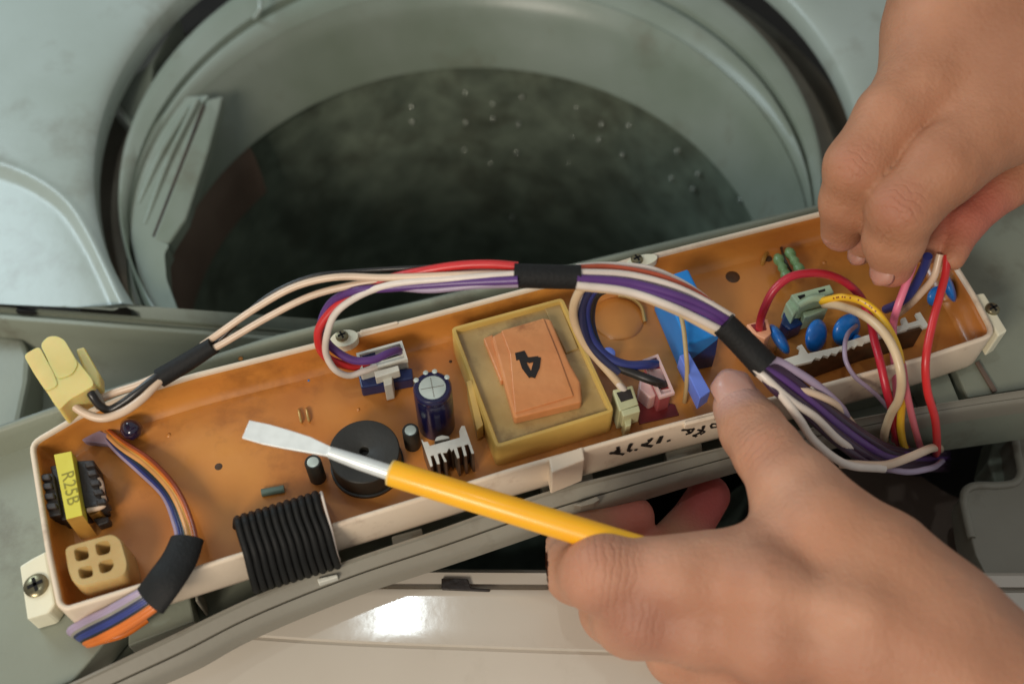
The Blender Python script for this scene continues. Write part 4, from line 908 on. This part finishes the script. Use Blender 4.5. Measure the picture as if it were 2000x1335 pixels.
# --- lower hand: thumb on the tray, fingers curled under the rail, holding the screwdriver
B_loc = P(1700, 1250, 0)
thumb = [J(1444, 796, 9, 52), J(1470, 840, 12, 62), J(1500, 884, 16, 66), J(1545, 950, 18, 76), J(1608, 1030, 18, 98)]
index = [J(1500, 1140, 16, 92), J(1330, 1128, 16, 80), J(1170, 1120, 10, 74), J(1130, 1112, -2, 66), J(1120, 1080, -18, 56), J(1150, 1030, -30, 48), J(1235, 1010, -32, 44)]
middle = [J(1520, 1240, 8, 90), J(1370, 1220, 8, 80), J(1235, 1205, 0, 76), J(1200, 1190, -14, 66), J(1230, 1130, -34, 56), J(1335, 1045, -42, 46), J(1384, 968, -40, 42)]
ringf = [J(1560, 1330, 0, 88), J(1420, 1290, -4, 78), J(1330, 1270, -12, 68), J(1310, 1230, -28, 60), J(1380, 1150, -48, 54)]
pinky = [J(1640, 1410, -8, 80), J(1520, 1370, -14, 68), J(1460, 1340, -24, 60), J(1470, 1270, -38, 52), J(1530, 1180, -48, 46)]
palm = [[J(1608, 1040, 17, 96), J(1700, 1120, 18, 124), J(1810, 1240, 16, 150), J(1930, 1370, 10, 165), J(2080, 1520, 0, 175)],
        [J(1500, 1145, 14, 90), J(1640, 1190, 14, 118), J(1820, 1320, 8, 140)],
        [J(1520, 1240, 6, 88), J(1680, 1290, 6, 118), J(1850, 1400, 0, 140)],
        [J(1560, 1330, -2, 84), J(1720, 1380, -6, 110), J(1900, 1480, -12, 130)],
        [J(1640, 1410, -10, 78), J(1800, 1480, -14, 100), J(1960, 1560, -20, 120)],
        [J(1500, 1150, 28, 36), J(1680, 1200, 30, 38), J(1880, 1320, 28, 40)], [J(1510, 1262, 20, 36), J(1690, 1300, 22, 38), J(1880, 1400, 18, 40)],
        [J(1560, 960, 17, 74), J(1552, 1040, 15, 66), J(1500, 1090, 15, 60), J(1400, 1110, 16, 70)]]
cuts = []
bumps = [(J(1180, 1112, 16, 60)[0], 9.5, 4), (J(1500, 1150, 24, 60)[0], 10, 6), (J(1500, 1262, 16, 60)[0], 10, 6), (J(1608, 1028, 24, 60)[0], 11.5, 6), (J(1255, 1205, 8, 60)[0], 9.5, 4)]
V, Q = hand_mesh([thumb, index, middle, ringf, pinky], palm, cuts, 1.15, ((10, -205, -75), (235, 25, 62)), 2.6, 8.0, bumps)
def lk(px, py, z): return (P(px, py, z)-B_loc)*S
skin_mat('skin_lower', (194, 145, 116), (176, 124, 96), [
    (lk(1180, 1120, 24), .022, (178, 118, 94), .35), (lk(1240, 1200, 12), .018, (150, 98, 78), .65), (lk(1300, 1215, 14), .016, (158, 104, 82), .5), (lk(1440, 780, 14), .011, (216, 170, 158), .9),
    (lk(1235, 1005, -30), .016, (196, 110, 96), .8), (lk(1385, 975, -38), .022, (190, 84, 80), .9), (lk(1720, 1060, 34), .03, (184, 130, 96), .5),
    (lk(1500, 880, 25), .012, (178, 124, 96), .5), (lk(1500, 1310, 16), .03, (160, 106, 80), .5), (lk(1900, 1250, 30), .03, (168, 116, 86), .4), (lk(1430, 1180, 24), .02, (176, 122, 94), .4)],
    [(lk(1180, 1110, 20), .014, (-1, .1, 0), .0021, .42), (lk(1245, 1200, 12), .013, (-1, .15, 0), .0021, .38), (lk(1488, 868, 24), .012, (-.6, .8, 0), .0019, .35),
     (lk(1570, 1040, 34), .016, (-.6, .8, 0), .0034, .12), (lk(1340, 1290, 2), .012, (-1, .1, 0), .0024, .3)])
lower = build_hand('hand', 'hand with its thumb on the near rim and a screwdriver under its curled index finger', 'skin_lower', V, Q, B_loc)
c_, r_ = J(1436, 778, 9, 50)
hv2 = np.array([-.28, .1, 1.0]); hv2 /= np.linalg.norm(hv2)
nail(lower, B_loc, c_+hv2*r_*.93, P(1420, 750, 9)-P(1470, 840, 12), hv2, 6.2, 6.6, 'thumb_nail')
c_, r_ = J(1160, 1000, -30, 40)
nail(lower, B_loc, P(1152, 988, -26), P(1240, 1005, -30)-P(1150, 1010, -28), (-.35, .7, .7), 3.6, 4.6)

# --- upper hand: pinching the loose wires at the right end
U_loc = P(1900, 150, 45)
fA = [J(1850, 140, 60, 84), J(1742, 230, 56, 70), J(1674, 325, 48, 62), J(1657, 395, 34, 54), J(1643, 452, 20, 40)]
fB = [J(1960, 225, 60, 92), J(1845, 322, 54, 76), J(1764, 404, 45, 68), J(1746, 468, 32, 58), J(1742, 520, 22, 42)]
fC = [J(2110, 270, 38, 80), J(1965, 362, 30, 44), J(1888, 436, 26, 34), J(1862, 506, 23, 23)]
fD = [J(1820, 300, 34, 56), J(1745, 400, 26, 46), J(1702, 462, 15, 34), J(1680, 494, 9, 25)]
fT = [J(2040, 270, 30, 66), J(1930, 360, 24, 54), J(1850, 430, 21, 44), J(1812, 484, 20, 32)]
palmU = [[J(1812, 175, 58, 100), J(1850, 90, 62, 120)], [J(1850, 140, 60, 92), J(1895, 50, 66, 158), J(1990, -110, 74, 215), J(2080, -260, 82, 230)],
         [J(1960, 225, 58, 96), J(2000, 140, 64, 140), J(2080, 0, 70, 190)],
         [J(2110, 290, 44, 84), J(2140, 180, 52, 130), J(2180, 30, 60, 180)]]
V, Q = hand_mesh([fA, fB, fC, fD, fT], palmU, [], 1.15, ((60, 5, -14), (300, 240, 125)), .8, 7.0, [])
def uk(px, py, z): return (P(px, py, z)-U_loc)*S
skin_mat('skin_upper', (186, 132, 100), (164, 112, 82), [
    (uk(1670, 310, 62), .016, (176, 112, 88), .6), (uk(1745, 395, 58), .016, (172, 108, 86), .6), (uk(1880, 420, 24), .024, (196, 96, 88), .55),  # last patch: red of the shaded rear finger put into its skin colour
    (uk(1752, 520, 22), .012, (188, 106, 92), .6), (uk(1640, 470, 16), .010, (204, 146, 130), .7), (uk(1990, 60, 90), .03, (150, 100, 72), .5), (uk(1800, 250, 66), .02, (164, 110, 82), .4)],
    [(uk(1670, 318, 60), .012, (-.6, -.8, 0), .0021, .5), (uk(1762, 400, 56), .012, (-.6, -.8, 0), .0021, .5), (uk(1652, 398, 44), .008, (-.2, -1, 0), .0016, .4), (uk(1742, 468, 42), .008, (-.2, -1, 0), .0016, .4),
     (uk(1860, 150, 76), .016, (-.6, -.8, 0), .0036, .12)])
upper = build_hand('hand', 'hand reaching in from the top right, its fingertips pinching the pink and blue wires', 'skin_upper', V, Q, U_loc)
for (px_, py_, z_, rr_), nd, w_, l_ in [((1645, 448, 21, 41), (-.88, .12, .46), 4.2, 5.0), ((1680, 492, 9.5, 25), (-.6, -.2, .78), 3.2, 3.6), ((1743, 512, 24, 44), (-.80, -.36, .46), 4.4, 5.2)]:
    c_, r_ = J(px_, py_, z_, rr_); nd = np.array(nd); nd /= np.linalg.norm(nd)
    nail(upper, U_loc, c_+nd*r_*.93+np.array([0, -1.4, -1.6]), (-.1, -.62, -.78), nd, w_, l_)
